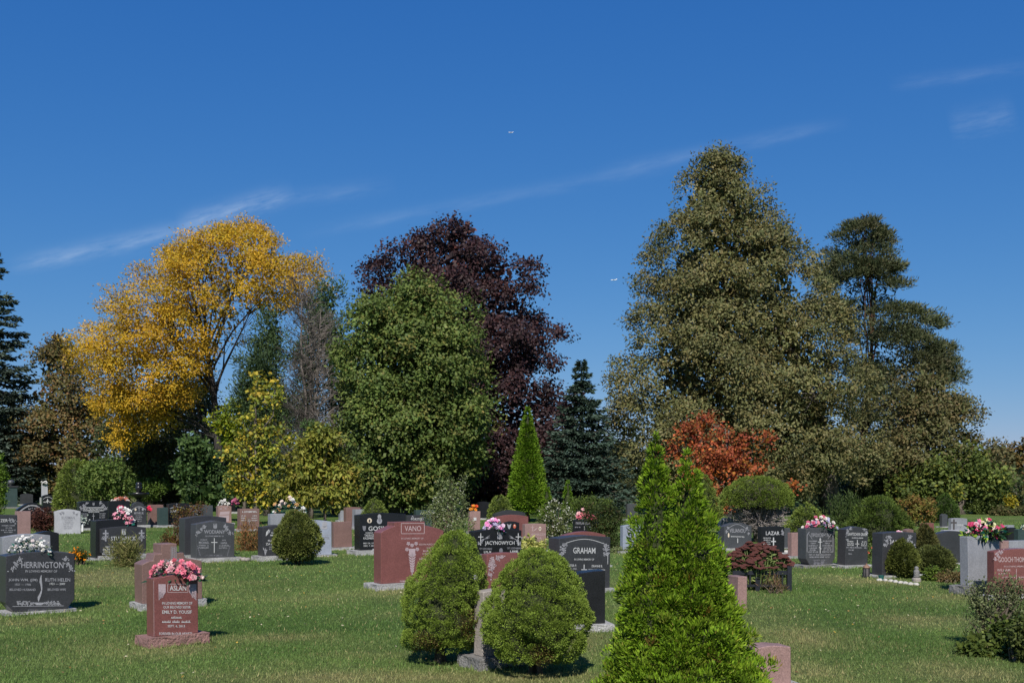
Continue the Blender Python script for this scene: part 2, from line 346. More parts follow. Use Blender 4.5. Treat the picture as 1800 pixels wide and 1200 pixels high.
    if inner:                                      # larger leaf sprays deep inside the crown
        vol = np.array([r[0] * r[1] * r[2] for _, r in Ls]) ** .8; m_ = int(n * inner); li = rng.choice(len(Ls), m_, p=vol / vol.sum()); dd = rdirs(m_)
        lc = np.array([c for c, _ in Ls])[li]; lr = np.array([r for _, r in Ls])[li]; Pi = lc + dd * lr * (rng.random(m_)[:, None] ** .5 * .6)
        if env:
            v_, uc_, hu_ = envelope(m_); m_ = len(v_); dd = dd[:m_]; Pi, _ = place(v_, uc_, hu_, rng.random(m_) ** .5 * .62, rng.random(m_) * 6.283); uu = 900 + Pi[:, 0] / k
            ok = np.ones(m_, bool)
            for (a1, b1, c1, d1) in holes: ok &= ~(((uu - a1) / c1) ** 2 + ((HOR - (Pi[:, 2] - EYE) / k - b1) / d1) ** 2 < 1.2)
            Pi = Pi[ok]; dd = dd[ok]; m_ = len(Pi)
        Pi[:, 2] = np.maximum(Pi[:, 2], .2)
        P = np.concatenate((P, Pi)); A = np.concatenate((A, rdirs(m_))); Nn = np.concatenate((Nn, rdirs(m_) + dd * .5)); col = np.concatenate((col, pick(palette, m_, .15))); Lh = np.concatenate((Lh, leaf[0] * 2.3 * rng.uniform(.7, 1.2, m_))); Wd = np.concatenate((Wd, leaf[1] * 2.3 * rng.uniform(.7, 1.2, m_))); n += m_
    mat = leaf_mat(matname or ('foliage_t%d' % int(trans * 100)), trans=trans, rough=rough)
    link(leaf_name, leaf_mesh(leaf_name, P - org, A, Nn, Lh, Wd, col, mat), root)
    # wood
    bm_ = bark(*barkc); tops = (cc[:, 2].max() if env else max(c[2] + r[2] for c, r in Ls)); allc = np.mean([c for c, r in Ls], axis=0)
    if trunk_r > 0:
        hz = tops * .86; pts = []; rad = []
        for i in range(9):
            t = i / 8; cx = x0 + (allc[0] - x0) * t ** 1.5; pts.append((cx - org[0] + (rng.normal() * trunk_r * .35 if 0 < i else 0), (rng.normal() * trunk_r * .3 if i else 0), t * hz - (.1 if i == 0 else 0)))
            rad.append(max(trunk_r * ((1 - t) ** .8) * (1.45 if i == 0 else 1), .03))
        tg = Geo(); tg.tube(pts, rad, 10); trk = link(wood_name, tg.mesh(wood_name, bm_, True), root)
        g = Geo()
        P0 = [Vector(p) for p in pts]
        for (c, r) in Ls:
            cl = Vector(c - org); t = min(.85, max(fork, (cl.z / hz) * .62)); f = t * 8; i = min(int(f), 7); s = P0[i].lerp(P0[i + 1], f - i)
            r0 = max(.035, rad[i] * .42); midp = s.lerp(cl, .5) + Vector((rng.normal() * .25, rng.normal() * .25, abs(rng.normal()) * .35))
            if limbs: g.tube([s, s.lerp(midp, .5) + Vector((0, 0, .12)), midp, midp.lerp(cl, .6), cl], [r0, r0 * .85, r0 * .65, r0 * .45, r0 * .3], 6, False)
            mem = np.where(np.linalg.norm((cc - c) / r, axis=1) < 1.05)[0]
            for q in rng.permutation(mem)[:twigs]:
                e = Vector(cc[q] - org); st = (midp.lerp(cl, rng.uniform(.3, 1))); mm = st.lerp(e, .5) + Vector((rng.normal() * .15, rng.normal() * .15, .12))
                rt = max(.012, r0 * .24); g.tube([st, mm, e], [rt, rt * .7, rt * .35], 4, False)
        if g.v: link('branches', g.mesh('branches', bm_, True), trk)
    return root

def conifer(name, label, u, v_top, v_base, hw, D, palette, cat='tree', group=None, levels=34, per_level=11, spray=(.26, .10), droop=.35, dens=1.0, taper=1.0, trunk_r=.28, ragged=.25):
    x0 = (u - 900) / F * D; root = root_of(name, label, cat, x0, D, group); H = EYE - (v_top - HOR) / F * D; W = hw / F * D; zb = max(.15, EYE - (v_base - HOR) / F * D)
    P = []; A = []; g = Geo(); cl = []
    bid = 0
    for i in range(levels):
        t = (i + rng.random() * .8) / levels; z = zb + (H - zb) * t; Lb = W * (1 - t) ** taper + .12
        for k in range(max(4, int(per_level * (1 - t * .55)))):
            az = rng.random() * 2 * math.pi
            if math.sin(az) > .45 and rng.random() < .5: continue
            ln = Lb * rng.uniform(1 - ragged * 1.5, 1 + ragged * .5); dv = np.array((math.cos(az), math.sin(az), 0)); n = max(3, int(dens * (8 + 22 * ln)))
            s = rng.random(n) ** .65; pz = z - droop * ln * s + .28 * ln * s * s
            p = dv[None] * (ln * s)[:, None]; p[:, 2] = pz; lat = np.array((-dv[1], dv[0], 0)); sp = rng.normal(size=n) * .22 * ln * (1.05 - s * .75)
            p += lat[None] * sp[:, None]; p[:, 2] += -np.abs(sp) * .25 + rng.normal(size=n) * .05
            a_ = nrm(dv[None] * .8 + lat[None] * np.sign(sp)[:, None] * .6 + rdirs(n) * .55 + np.array((0, 0, -.1)))
            P.append(p); A.append(a_); cl.append(np.full(n, bid)); bid += 1
            if ln > .5: g.tube([(0, 0, z), tuple(dv * ln * .5 + np.array((0, 0, z - droop * ln * .5 + .07 * ln))), tuple(dv * ln * .92 + np.array((0, 0, z - droop * ln * .9 + .24 * ln)))], [.035, .022, .008], 4, False)
    P = np.concatenate(P); A = np.concatenate(A); cl = np.concatenate(cl); n = len(P)
    cb = 1 + rng.normal(size=bid) * .14; col = pick(palette, n, .15) * cb[cl][:, None]
    link('foliage', leaf_mesh('foliage', P, A, nrm(rdirs(n) + np.array((0, 0, .9))), spray[0] * rng.uniform(.6, 1.3, n), spray[1] * rng.uniform(.7, 1.3, n), col, leaf_mat('needles', trans=.12, rough=.7)), root)
    b = bark('bark_conifer', (.09, .07, .055)); tg = Geo(); tg.tube([(0, 0, -.1), (0, 0, H * .5), (0, 0, H * .97)], [trunk_r, trunk_r * .5, .02], 8); trk = link('trunk', tg.mesh('trunk', b, True), root)
    link('branches', g.mesh('branches', b), trk)
    return root

PROFILES = {
    'ball': lambda t: np.sqrt(np.clip(1 - (2 * t - 1) ** 2, 0, 1)),
    'egg': lambda t: np.sin(np.pi * np.clip(t, 0, 1) ** .62) ** .62,
    'bell': lambda t: np.where(t < .3, .62 + .38 * np.sin(t / .3 * np.pi / 2), np.clip(np.cos((t - .3) / .7 * np.pi / 2), 0, 1) ** .72),
    'haystack': lambda t: np.where(t < .26, .74 + .26 * np.sin(t / .26 * np.pi / 2), np.clip(np.cos((t - .26) / .74 * np.pi / 2), 0, 1) ** .62),
    'dome': lambda t: np.sqrt(np.clip(1 - t ** 2.1, 0, 1)),
    'cone': lambda t: np.where(t < .1, .8 + 2 * t, np.clip((1 - t) / .9, 0, 1) ** .85),
    'roundcone': lambda t: np.where(t < .12, .82 + 1.5 * t, np.clip(np.cos((t - .12) / .88 * np.pi / 2), 0, 1) ** .82),
}
def topiary(name, label, u, v_top, v_base, hw, D, profile, palette, puff=.055, npuff=380, per=55, leaf=(.035, .012), cat='shrub', group=None, z_base=None, up=.35, lumps=.10, lump_scale=3.2,
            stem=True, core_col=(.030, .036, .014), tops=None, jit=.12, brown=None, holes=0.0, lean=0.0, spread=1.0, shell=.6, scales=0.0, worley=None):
    """clipped or dense shrub: a lumpy core covered in small tufts of needles. tops = list of (dx, height, radius) for several leaders"""
    x0 = (u - 900) / F * D; root = root_of(name, label, cat, x0, D, group); H = EYE - (v_top - HOR) / F * D; W = hw / F * D
    zb = (max(0.02, EYE - (v_base - HOR) / F * D) if z_base is None else z_base)
    leaders = tops or [(0, H, W)]
    prof = PROFILES[profile]; gcore = Geo(); PP = []; AA = []; NN = []; CI = []; nid = 0; BR = []
    sd = rng.uniform(0, 50, 3)
    for (dx, Hh, Ww) in leaders:
        share = int(npuff * (Hh - zb) * Ww / sum((h - zb) * w for _, h, w in leaders)) + 8
        if worley:
            wt = rng.random(worley[0] * 3); wt = wt[rng.random(len(wt)) < prof(wt) + .1][:worley[0]]; wth = rng.random(len(wt)) * 6.283; wr = prof(wt) * Ww
            wc = np.stack((wr * np.cos(wth), wr * np.sin(wth), (zb + (Hh - zb) * wt) * 1.45), -1); rb = worley[2]
        def surf(t, th):
            r = prof(t) * Ww; z = zb + (Hh - zb) * t
            x = r * np.cos(th); y = r * np.sin(th)
            nz_ = np.array([mnoise.noise(Vector((xx * lump_scale / Ww * .6 + sd[0], yy * lump_scale / Ww * .6 + sd[1], zz * lump_scale / Ww * .6 + sd[2]))) + .5 * mnoise.noise(Vector((xx * lump_scale / Ww * 1.7 + sd[1], yy * lump_scale / Ww * 1.7, zz * lump_scale / Ww * 1.7))) for xx, yy, zz in zip(x, y, z)])
            f = 1 + lumps * nz_ * 1.6
            if worley:
                q = np.stack((x, y, z * 1.45), -1); dm = np.min(np.linalg.norm(q[:, None] - wc[None], axis=2), axis=1); bmp = np.clip(1 - (dm / rb) ** 2, -.6, 1); f = f + worley[1] * (bmp - .4)
            return np.stack((dx + lean * (z - zb) + x * f, y * f, z + (lumps * .35 * nz_ * Ww)), -1), nz_
        # dark solid core, added to block light and darken the gaps between tufts
        nt_, nth = 12, 16; T, TH = np.meshgrid(np.linspace(0, 1, nt_), np.linspace(0, 2 * np.pi, nth, endpoint=False), indexing='ij')
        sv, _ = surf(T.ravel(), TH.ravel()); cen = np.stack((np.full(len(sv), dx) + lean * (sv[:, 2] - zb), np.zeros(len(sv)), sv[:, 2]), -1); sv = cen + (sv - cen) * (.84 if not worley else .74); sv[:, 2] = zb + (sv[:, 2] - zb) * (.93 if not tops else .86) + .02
        fs = []
        for i in range(nt_ - 1):
            for k_ in range(nth): fs.append((i * nth + k_, i * nth + (k_ + 1) % nth, (i + 1) * nth + (k_ + 1) % nth, (i + 1) * nth + k_))
        fs.append(tuple(range(nth))[::-1]); gcore.add(sv, fs)
        # tufts
        tt = rng.random(share * 3); wgt = prof(tt); tt = tt[rng.random(len(tt)) < (wgt + .08)][:share]; th = rng.random(len(tt)) * 2 * np.pi
        th = np.where((np.sin(th) > .5) & (rng.random(len(th)) < .5), -th, th)
        c, nzv = surf(tt, th)
        if holes: ok = ~((nzv < -.28) & (rng.random(len(tt)) < holes)); c, tt, th = c[ok], tt[ok], th[ok]
        e = 1e-2; c2, _ = surf(np.clip(tt + e, 0, 1), th); tangent = nrm(c2 - c + 1e-6); rad = np.stack((np.cos(th), np.sin(th), np.zeros(len(th))), -1); lat = np.stack((-np.sin(th), np.cos(th), np.zeros(len(th))), -1)
        on = nrm(np.cross(lat, tangent)); on = np.where((on * rad).sum(1, keepdims=True) < -.05, -on, on)
        nC = len(c); idx = np.repeat(np.arange(nC), per); n = len(idx); d = rdirs(n); d = np.where((d * on[idx]).sum(1, keepdims=True) < -.2, -d, d)
        pr_ = puff * rng.uniform(.6, 1.35, nC) * np.clip(prof(tt) * Ww / (2.6 * puff), .35, 1)
        PP.append(c[idx] + d * (pr_[idx] * rng.random(n) ** shell)[:, None] * spread - on[idx] * puff * .25); NN.append(nrm(d * scales + on[idx] * scales * .3 + rdirs(n) * (1 - scales * .6))); AA.append(nrm(d * .75 + on[idx] * .5 + np.array((0, 0, up)) + rdirs(n) * .35)); CI.append(idx + nid); nid += nC; BR.append(c)
    P = np.concatenate(PP); A = np.concatenate(AA); ci = np.concatenate(CI); n = len(P); cpos = np.concatenate(BR)
    cb = 1 + rng.normal(size=nid) * jit; pc = pick(palette, nid, .05); col = (pick(palette, n, .14) * .6 + pc[ci] * .4) * cb[ci][:, None]
    if brown is not None:
        for (bx, bz, br, bc) in brown:
            hit = ((np.hypot(cpos[:, 0] - bx, cpos[:, 2] - bz) < br) & (cpos[:, 1] < .1))[ci] & (rng.random(n) < .7); col[hit] = np.array(bc) * (1 + rng.normal(size=(hit.sum(), 1)) * .2)
    P[:, 2] = np.maximum(P[:, 2], .01)
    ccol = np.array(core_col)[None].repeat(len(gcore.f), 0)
    cm = mesh_np('dark_core', np.array(gcore.v), np.concatenate([np.array(f) for f in gcore.f]), [len(f) for f in gcore.f], leaf_mat('foliage_core', trans=0, rough=.9), ccol, True)
    link('dark_core', cm, root)
    link('foliage', leaf_mesh('foliage', P, A, np.concatenate(NN), leaf[0] * rng.uniform(.6, 1.3, n), leaf[1] * rng.uniform(.7, 1.3, n), col, leaf_mat('needle_tufts', trans=.18, rough=.65)), root)
    if stem:
        g = Geo(); sr = max(.015, W * .07)
        for k_ in range(4): a_ = rng.random() * 6.28; g.tube([(math.cos(a_) * sr * 2, math.sin(a_) * sr * 2, -.05), (math.cos(a_) * sr, math.sin(a_) * sr, zb * .6 + .03), (math.cos(a_ + 1) * W * .3, math.sin(a_ + 1) * W * .3, zb + (H - zb) * .35)], [sr, sr * .8, sr * .4], 6)
        link('stem', g.mesh('stem', bark('bark_shrub', (.11, .085, .06)), True), root)
    return root

def bush(name, label, u, v, ru, rv, D, palette, leaf=(.07, .045), n_cl=90, per=45, rc=.16, cat='shrub', group=None, stems=9, flowers=None, upright=0.0, flat=.85, trans=.3, stemc=(.12, .09, .06), lobes=None, jit=.14, droop=.1):
    """loose leafy shrub grown from stems at the ground"""
    k = D / F; x0 = (u - 900) / F * D; root = root_of(name, label, cat, x0, D, group); org = np.array(root.location)
    Ls = lobes or [(u, v, ru, rv)]
    cs = []
    for (a_, b_, c_, d_) in Ls:
        cen = P3(a_, b_, D) - org; r = np.array((c_ * k, c_ * k * .8, d_ * k)); m_ = max(3, int(n_cl * c_ * d_ / sum(q[2] * q[3] for q in Ls))); dd = rdirs(m_)
        dd[:, 1] = np.where((dd[:, 1] > .4) & (rng.random(m_) < .5), -dd[:, 1], dd[:, 1])
        cs.append(cen + dd * r * (1 - rng.random(m_)[:, None] ** 1.6 * .6))
    cc = np.concatenate(cs); cc[:, 2] = np.maximum(cc[:, 2], .05); nC = len(cc); idx = np.repeat(np.arange(nC), per); n = len(idx); d = rdirs(n)
    o_ = d * (rc * rng.uniform(.6, 1.3, nC)[idx] * rng.random(n) ** .5)[:, None]; o_[:, 2] *= (flat + upright * 1.6); P = cc[idx] + o_; P[:, 2] = np.maximum(P[:, 2], .015)
    outw = nrm(cc - np.array((0, 0, cc[:, 2].mean())))
    A = nrm(rdirs(n) * .8 + d * .4 + np.array((0, 0, upright * 1.5 - droop))); Nn = nrm(rdirs(n) * .8 + outw[idx] * .5 + np.array((0, 0, .5)))
    cb = 1 + rng.normal(size=nC) * jit; col = (pick(palette, n, .16) * .65 + pick(palette, nC, .05)[idx] * .35) * cb[idx][:, None]
    link('foliage', leaf_mesh('foliage', P, A, Nn, leaf[0] * rng.uniform(.6, 1.3, n), leaf[1] * rng.uniform(.7, 1.25, n), col, leaf_mat('foliage_t%d' % int(trans * 100), trans=trans)), root)
    g = Geo()
    for q in rng.permutation(nC)[:stems * 3]:
        e = cc[q]; a_ = rng.normal(size=2) * .05; g.tube([(a_[0], a_[1], -.04), (e[0] * .35 + a_[0], e[1] * .35 + a_[1], e[2] * .5), tuple(e)], [.012 + .004 * ru * k, .009, .004], 5, False)
    link('stems', g.mesh('stems', plain('stem_%d' % int(sum(stemc) * 1000), stemc, .85)), root)
    if flowers:
        fcol, nf, fs = flowers; top = cc[rng.integers(0, nC, nf)] + rdirs(nf) * rc * 1.1 * np.array((1, 1, flat + upright)); top[:, 1] -= rc * .5; top[:, 2] = np.maximum(top[:, 2], .04)
        q = np.repeat(np.arange(nf), 6); dd = rdirs(nf * 6); AA = nrm(dd + np.array((0, -.3, .3)))
        link('blossoms', leaf_mesh('blossoms', top[q], AA, nrm(rdirs(nf * 6) + np.array((0, -.8, .4))), np.full(nf * 6, fs), np.full(nf * 6, fs * .8), pick(fcol, nf * 6, .08), leaf_mat('petals', trans=.25)), root)
    return root

def bare_tree(name, label, u, D, v_top, hw, group=None):
    x0 = (u - 900) / F * D; root = root_of(name, label, 'tree', x0, D, group); H = EYE - (v_top - HOR) / F * D; g = Geo(); tg = Geo(); W = hw / F * D
    tp = []
    for lead in range(3):
        pts = [(rng.normal() * .1, rng.normal() * .1, -.1)]
        hx, hy = (lead - 1) * W * .28 + rng.normal() * .1, rng.normal() * .3; hh = H * (1, .93, .86)[lead]
        for i in range(1, 9): t = i / 8; pts.append((hx * t + rng.normal() * .06, hy * t + rng.normal() * .06, hh * t))
        tg.tube(pts, [.11 * (1 - i / 8) ** .8 + .012 for i in range(9)], 7); tp.append([Vector(p) for p in pts])
    for i in range(480):
        pts = tp[rng.integers(0, 3)]; f = rng.uniform(1.6, 7.8); j = int(f); s = pts[j].lerp(pts[min(j + 1, 8)], f - j); t = s.z / H
        az = rng.uniform(0, 6.283); ln = W * (1.25 - t * .85) * rng.uniform(.35, 1.15); d = Vector((math.cos(az), math.sin(az), rng.uniform(.25, .9)))
        e = s + d * ln * .8; mid = s.lerp(e, .5) + Vector((0, 0, -.1 * ln)); g.tube([s, mid, e], [.024, .017, .008], 3, False)
        for q in range(7):
            st = s.lerp(e, rng.uniform(.25, 1)); d2 = (d + Vector(rng.normal(size=3)) * .7).normalized() * ln * rng.uniform(.2, .5); g.tube([st, st + d2 * .5 + Vector((0, 0, .03)), st + d2], [.012, .009, .005], 3, False)
    b = bark('bark_dead', (.15, .13, .115)); trk = link('trunk', tg.mesh('trunk', b, True), root); link('branches', g.mesh('branches', b), trk)
    return root
# ------------------------------------------------------------------ trees
c = srgb
tree('honey_locust_tree', 'large broad tree with golden yellow autumn leaves at left', 60, 392, [],
     [c(212, 170, 40) + (3,), c(200, 162, 48) + (3,), c(186, 158, 50) + (2,), c(158, 148, 52) + (1.5,), c(210, 156, 46) + (1.2,)], leaf=(.15, .065), rc=.5, per=20, trunk_r=.30, fork=.3, flat=.6, droop=.45, twigs=20, inner=.07, trans=.38, gain=.92, barkc=('bark_locust', (.05, .045, .042)),
     env=[(415, 335, 505), (440, 295, 540), (470, 272, 570), (510, 225, 592), (550, 200, 570), (590, 150, 480), (630, 128, 440), (680, 150, 420), (725, 172, 350), (775, 185, 255)], ncl=2100, gap=.55, bough=1.2, cpb=10, bflat=.6, holes=[(440, 630, 42, 80), (385, 690, 40, 40), (500, 580, 40, 25)], nlimb=24)
tree('lime_green_tree', 'lime green lower foliage under the golden tree', 57, 430, [(425, 715, 36, 20), (465, 735, 26, 20), (395, 745, 28, 22), (425, 775, 34, 24)],
     [c(112, 122, 26) + (3,), c(92, 110, 30) + (2,), c(140, 134, 30) + (1,)], leaf=(.18, .1), rc=.5, per=50, trunk_r=.12, cat='tree')
conifer('spruce_tree', 'tall dark spruce cut off by the left edge', -14, 432, 880, 118, 96, [c(66, 78, 68) + (2,), c(52, 64, 52) + (3,), c(84, 96, 84) + (1,)], levels=46, per_level=17, dens=.9, spray=(.5, .19), taper=.8)
tree('rusty_tree', 'brown olive tree with rusty twigs between the spruce and the golden tree', 98, 120, [],
     [c(92, 86, 50) + (3,), c(108, 86, 52) + (2,), c(76, 78, 44) + (3,), c(124, 88, 56) + (1,)], leaf=(.26, .17), rc=.8, per=17, trunk_r=.3, env=[(605, 75, 125), (650, 62, 150), (700, 35, 190), (750, 20, 205), (800, 10, 230), (860, 10, 240)], ncl=850, inner=.16, gap=.3)
tree('shade_tree', 'dark green tree in the shade under the golden tree', 68, 300, [],
     [c(62, 70, 40) + (3,), c(52, 62, 36) + (3,), c(80, 84, 44) + (1,)], leaf=(.2, .13), rc=.6, per=18, trunk_r=.25, env=[(690, 230, 400), (740, 190, 440), (800, 175, 460), (870, 185, 460)], ncl=520, inner=.2)
tree('dark_juniper', 'narrow dark green juniper beside the bare twiggy tree', 55, 470, [(476, 590, 26, 45), (462, 655, 40, 50), (486, 730, 46, 60), (470, 810, 48, 60), (438, 700, 26, 40)],
     [c(58, 76, 46) + (3,), c(46, 62, 40) + (3,), c(76, 92, 54) + (1,)], leaf=(.17, .06), rc=.42, per=42, dens=1.1, trunk_r=.16, needle=True, droop=-.35, flat=1.1, trans=.12)
tree('tall_juniper', 'tall dark green juniper behind the bare twiggy tree', 57, 590, [(573, 530, 24, 40), (582, 600, 38, 60), (604, 680, 46, 70), (618, 765, 48, 60), (600, 830, 60, 50), (558, 565, 20, 45), (545, 650, 30, 50), (540, 730, 36, 50)],
     [c(62, 80, 48) + (3,), c(48, 66, 42) + (3,), c(84, 98, 58) + (1,)], leaf=(.18, .06), rc=.48, per=42, dens=1.1, trunk_r=.2, needle=True, droop=-.35, flat=1.1, trans=.12)
bare_tree('bare_tree', 'leafless grey brown tree of fine dead twigs', 545, 52, 485, 68)
tree('dwarf_pine', 'rounded mid green conifer at the foot of the bare tree', 50, 548, [(548, 758, 20, 18), (552, 790, 26, 20), (548, 825, 30, 26)], [c(66, 88, 42) + (2,), c(54, 74, 38) + (2,)], leaf=(.14, .05), rc=.3, per=60, needle=True, trunk_r=.08, trans=.12)
tree('green_maple_tree', 'broad green maple in front of the purple maple', 50, 690, [],
     [c(98, 110, 52) + (3,), c(82, 100, 46) + (4,), c(70, 88, 42) + (2,), c(126, 112, 60) + (.6,), c(112, 118, 62) + (1,)], leaf=(.155, .12), rc=.5, per=22, trunk_r=.33, fork=.18,
     env=[(515, 700, 770), (545, 628, 828), (580, 596, 858), (640, 588, 874), (690, 590, 894), (740, 592, 892), (790, 590, 864), (840, 605, 838), (880, 620, 830)], ncl=1500, gap=.5, bough=1.25, cpb=10, rag=.18, gain=1.12, inner=.16, nlimb=20)
tree('purple_maple_tree', 'large rounded maple with dark purple leaves', 59, 830, [],
     [c(60, 42, 44) + (4,), c(48, 36, 40) + (3,), c(74, 50, 50) + (2,), c(84, 48, 44) + (.5,), c(68, 58, 56) + (1.2,)], leaf=(.165, .135), rc=.56, per=24, trunk_r=.42, barkc=('bark_dark', (.055, .045, .04)), fork=.15, rough=.42,
     env=[(412, 755, 875), (440, 700, 912), (465, 648, 948), (510, 632, 978), (560, 638, 998), (610, 655, 1010), (655, 690, 985), (700, 710, 1010), (760, 720, 1028), (820, 730, 1022), (870, 740, 1000)], ncl=1400, gap=.7, bough=1.2, cpb=11, rag=.08, inner=.14, nlimb=22)
conifer('blue_spruce', 'blue green spruce between the purple maple and the tall pyramid tree', 1022, 632, 890, 105, 54, [c(64, 82, 68) + (2,), c(50, 66, 54) + (3,), c(82, 98, 84) + (1,)], levels=40, per_level=17, dens=1.5, spray=(.24, .1), ragged=.35)
tree('linden_tree', 'tallest tree, pyramid shaped with dull olive green leaves', 58, 1462, [],
     [c(112, 108, 66) + (4,), c(96, 99, 60) + (4,), c(128, 113, 72) + (1.5,), c(84, 92, 58) + (2,), c(132, 124, 90) + (1,)], leaf=(.165, .095), rc=.46, per=17, trunk_r=.5, barkc=('bark_linden', (.11, .095, .085)), fork=.12, droop=.4,
     env=[(288, 1245, 1288), (322, 1198, 1335), (370, 1166, 1370), (440, 1138, 1428), (510, 1110, 1462), (580, 1084, 1502), (650, 1064, 1530), (720, 1055, 1555), (790, 1056, 1555), (850, 1062, 1535), (890, 1085, 1430)], ncl=3500, gap=.8, gain=1.1, bough=1.2, cpb=11, rag=.05, inner=.24, nlimb=26, depth=.7)
# Scots pine: flat plates of needles on a reddish trunk
tree('pine_tree', 'tall pine with flat layered boughs and reddish trunk behind the pyramid tree', 66, 1512, [],
     [c(74, 80, 52) + (3,), c(58, 68, 44) + (3,), c(90, 90, 60) + (1.2,), c(84, 76, 56) + (.6,)], leaf=(.21, .055), rc=.45, per=28, trunk_r=.25, needle=True, droop=-.2, flat=.42, trans=.1, barkc=('bark_pine', (.13, .065, .045)), fork=.3, twigs=8, inner=.03,
     env=[(402, 1470, 1555), (440, 1440, 1578), (490, 1430, 1585), (515, 1440, 1612), (555, 1450, 1645), (595, 1470, 1680), (615, 1480, 1692), (665, 1490, 1680), (720, 1500, 1680), (770, 1510, 1650)], ncl=2100, gap=.7, bough=1.4, bflat=.42, cpb=12, rag=.2, layer=2.4, nlimb=22)
tree('olive_tree', 'rounded olive brown tree at the foot of the pine', 61, 1620, [],
     [c(90, 88, 56) + (3,), c(102, 92, 60) + (2,), c(78, 84, 46) + (2,), c(114, 96, 64) + (.7,)], leaf=(.18, .11), rc=.55, per=20, trunk_r=.25, env=[(672, 1570, 1690), (710, 1555, 1705), (760, 1545, 1742), (810, 1540, 1758), (870, 1535, 1765)], ncl=850, gap=.2, inner=.15)
tree('right_maple', 'mid green leafy tree with a few yellow leaves below the olive tree', 58, 1690, [(1670, 835, 62, 36), (1720, 830, 42, 48), (1755, 850, 28, 32), (1640, 860, 60, 28)],
     [c(86, 96, 44) + (3,), c(72, 86, 40) + (3,), c(126, 122, 46) + (.6,)], leaf=(.2, .14), rc=.6, per=46, trunk_r=.2)
tree('far_rusty_tree', 'small far tree turning rusty at the right edge', 84, 1785, [(1768, 800, 22, 22), (1792, 815, 28, 30), (1765, 845, 30, 28), (1805, 790, 18, 20)], [c(98, 80, 46) + (2,), c(80, 78, 44) + (2,), c(122, 92, 46) + (1,)], leaf=(.24, .16), rc=.65, per=40, trunk_r=.2)
tree('orange_maple', 'small maple with orange red leaves behind the tall foreground cedar', 44, 1282,
     [(1268, 785, 52, 36), (1210, 765, 32, 28), (1308, 795, 34, 32), (1346, 772, 13, 18), (1235, 835, 40, 34), (1290, 845, 38, 28), (1245, 745, 34, 15), (1388, 853, 15, 13), (1272, 888, 14, 16), (1190, 790, 20, 22), (1328, 828, 20, 20)],
     [c(160, 84, 50) + (3,), c(146, 76, 52) + (3,), c(176, 104, 44) + (2,), c(140, 62, 46) + (1.2,), c(150, 112, 46) + (.8,)], leaf=(.115, .10), rc=.36, per=17, dens=1.15, inner=.06, gain=1.0, trunk_r=.07, fork=.2, barkc=('bark_grey', (.13, .11, .09)), droop=.3)
tree('vine_covered_tree', 'slender yellowing vine covered small tree behind the grey headstones', 42, 450,
     [(456, 690, 10, 36), (484, 690, 8, 28), (440, 745, 22, 28), (470, 760, 24, 34), (425, 790, 24, 30), (500, 770, 12, 18), (455, 815, 32, 30), (415, 835, 22, 32), (470, 860, 34, 26), (430, 870, 32, 24), (398, 800, 10, 14)],
     [c(134, 128, 44) + (3,), c(104, 112, 40) + (3,), c(176, 148, 50) + (1.5,), c(82, 94, 38) + (2.5,)], leaf=(.14, .11), rc=.30, per=15, dens=1.0, trunk_r=.09, droop=.6, fork=.25, inner=.02, gain=1.4)
tree('yellow_green_sapling', 'sapling with large drooping yellow green leaves', 39, 572, [(560, 790, 40, 30), (530, 825, 36, 30), (592, 835, 34, 32), (555, 860, 48, 26), (575, 768, 24, 18), (610, 860, 18, 22), (515, 855, 26, 24), (545, 805, 40, 34), (580, 870, 40, 20)],
     [c(142, 140, 58) + (3,), c(118, 122, 48) + (3,), c(162, 134, 64) + (1,), c(92, 104, 42) + (2,)], leaf=(.2, .09), rc=.3, per=20, dens=1.15, trunk_r=.06, droop=.7, fork=.2, inner=.03, gain=1.0, barkc=('bark_grey', (.13, .11, .09)))
tree('leafy_understory_tree', 'dark green leafy small tree left of the yellowing vine', 46, 345, [(345, 800, 34, 36), (375, 830, 30, 32), (330, 840, 34, 30), (370, 862, 42, 20)], [c(84, 104, 54) + (2,), c(62, 84, 42) + (3,), c(50, 70, 38) + (2,)], leaf=(.17, .11), rc=.36, per=42, trunk_r=.08)
tree('hazel_tree', 'dull green bushy tree filling the gap below the golden tree', 64, 255, [(250, 800, 40, 34), (215, 830, 36, 28), (285, 835, 40, 26)], [c(76, 82, 44) + (2,), c(62, 72, 40) + (3,)], leaf=(.17, .11), rc=.45, per=42, trunk_r=.1)
tree('elder_tree', 'dark bushy tree between the yellow green sapling and the green maple', 48, 635, [(632, 800, 26, 40), (640, 850, 36, 34), (620, 870, 30, 20)], [c(64, 76, 42) + (2,), c(54, 66, 38) + (3,)], leaf=(.16, .1), rc=.4, per=42, trunk_r=.1)
tree('holly_tree', 'dark bushy tree right of the pyramid tree trunk', 62, 1530, [(1528, 830, 34, 45), (1555, 860, 34, 28), (1505, 868, 24, 22)], [c(56, 66, 36) + (2,), c(46, 56, 34) + (3,)], leaf=(.17, .1), rc=.45, per=42, trunk_r=.1)
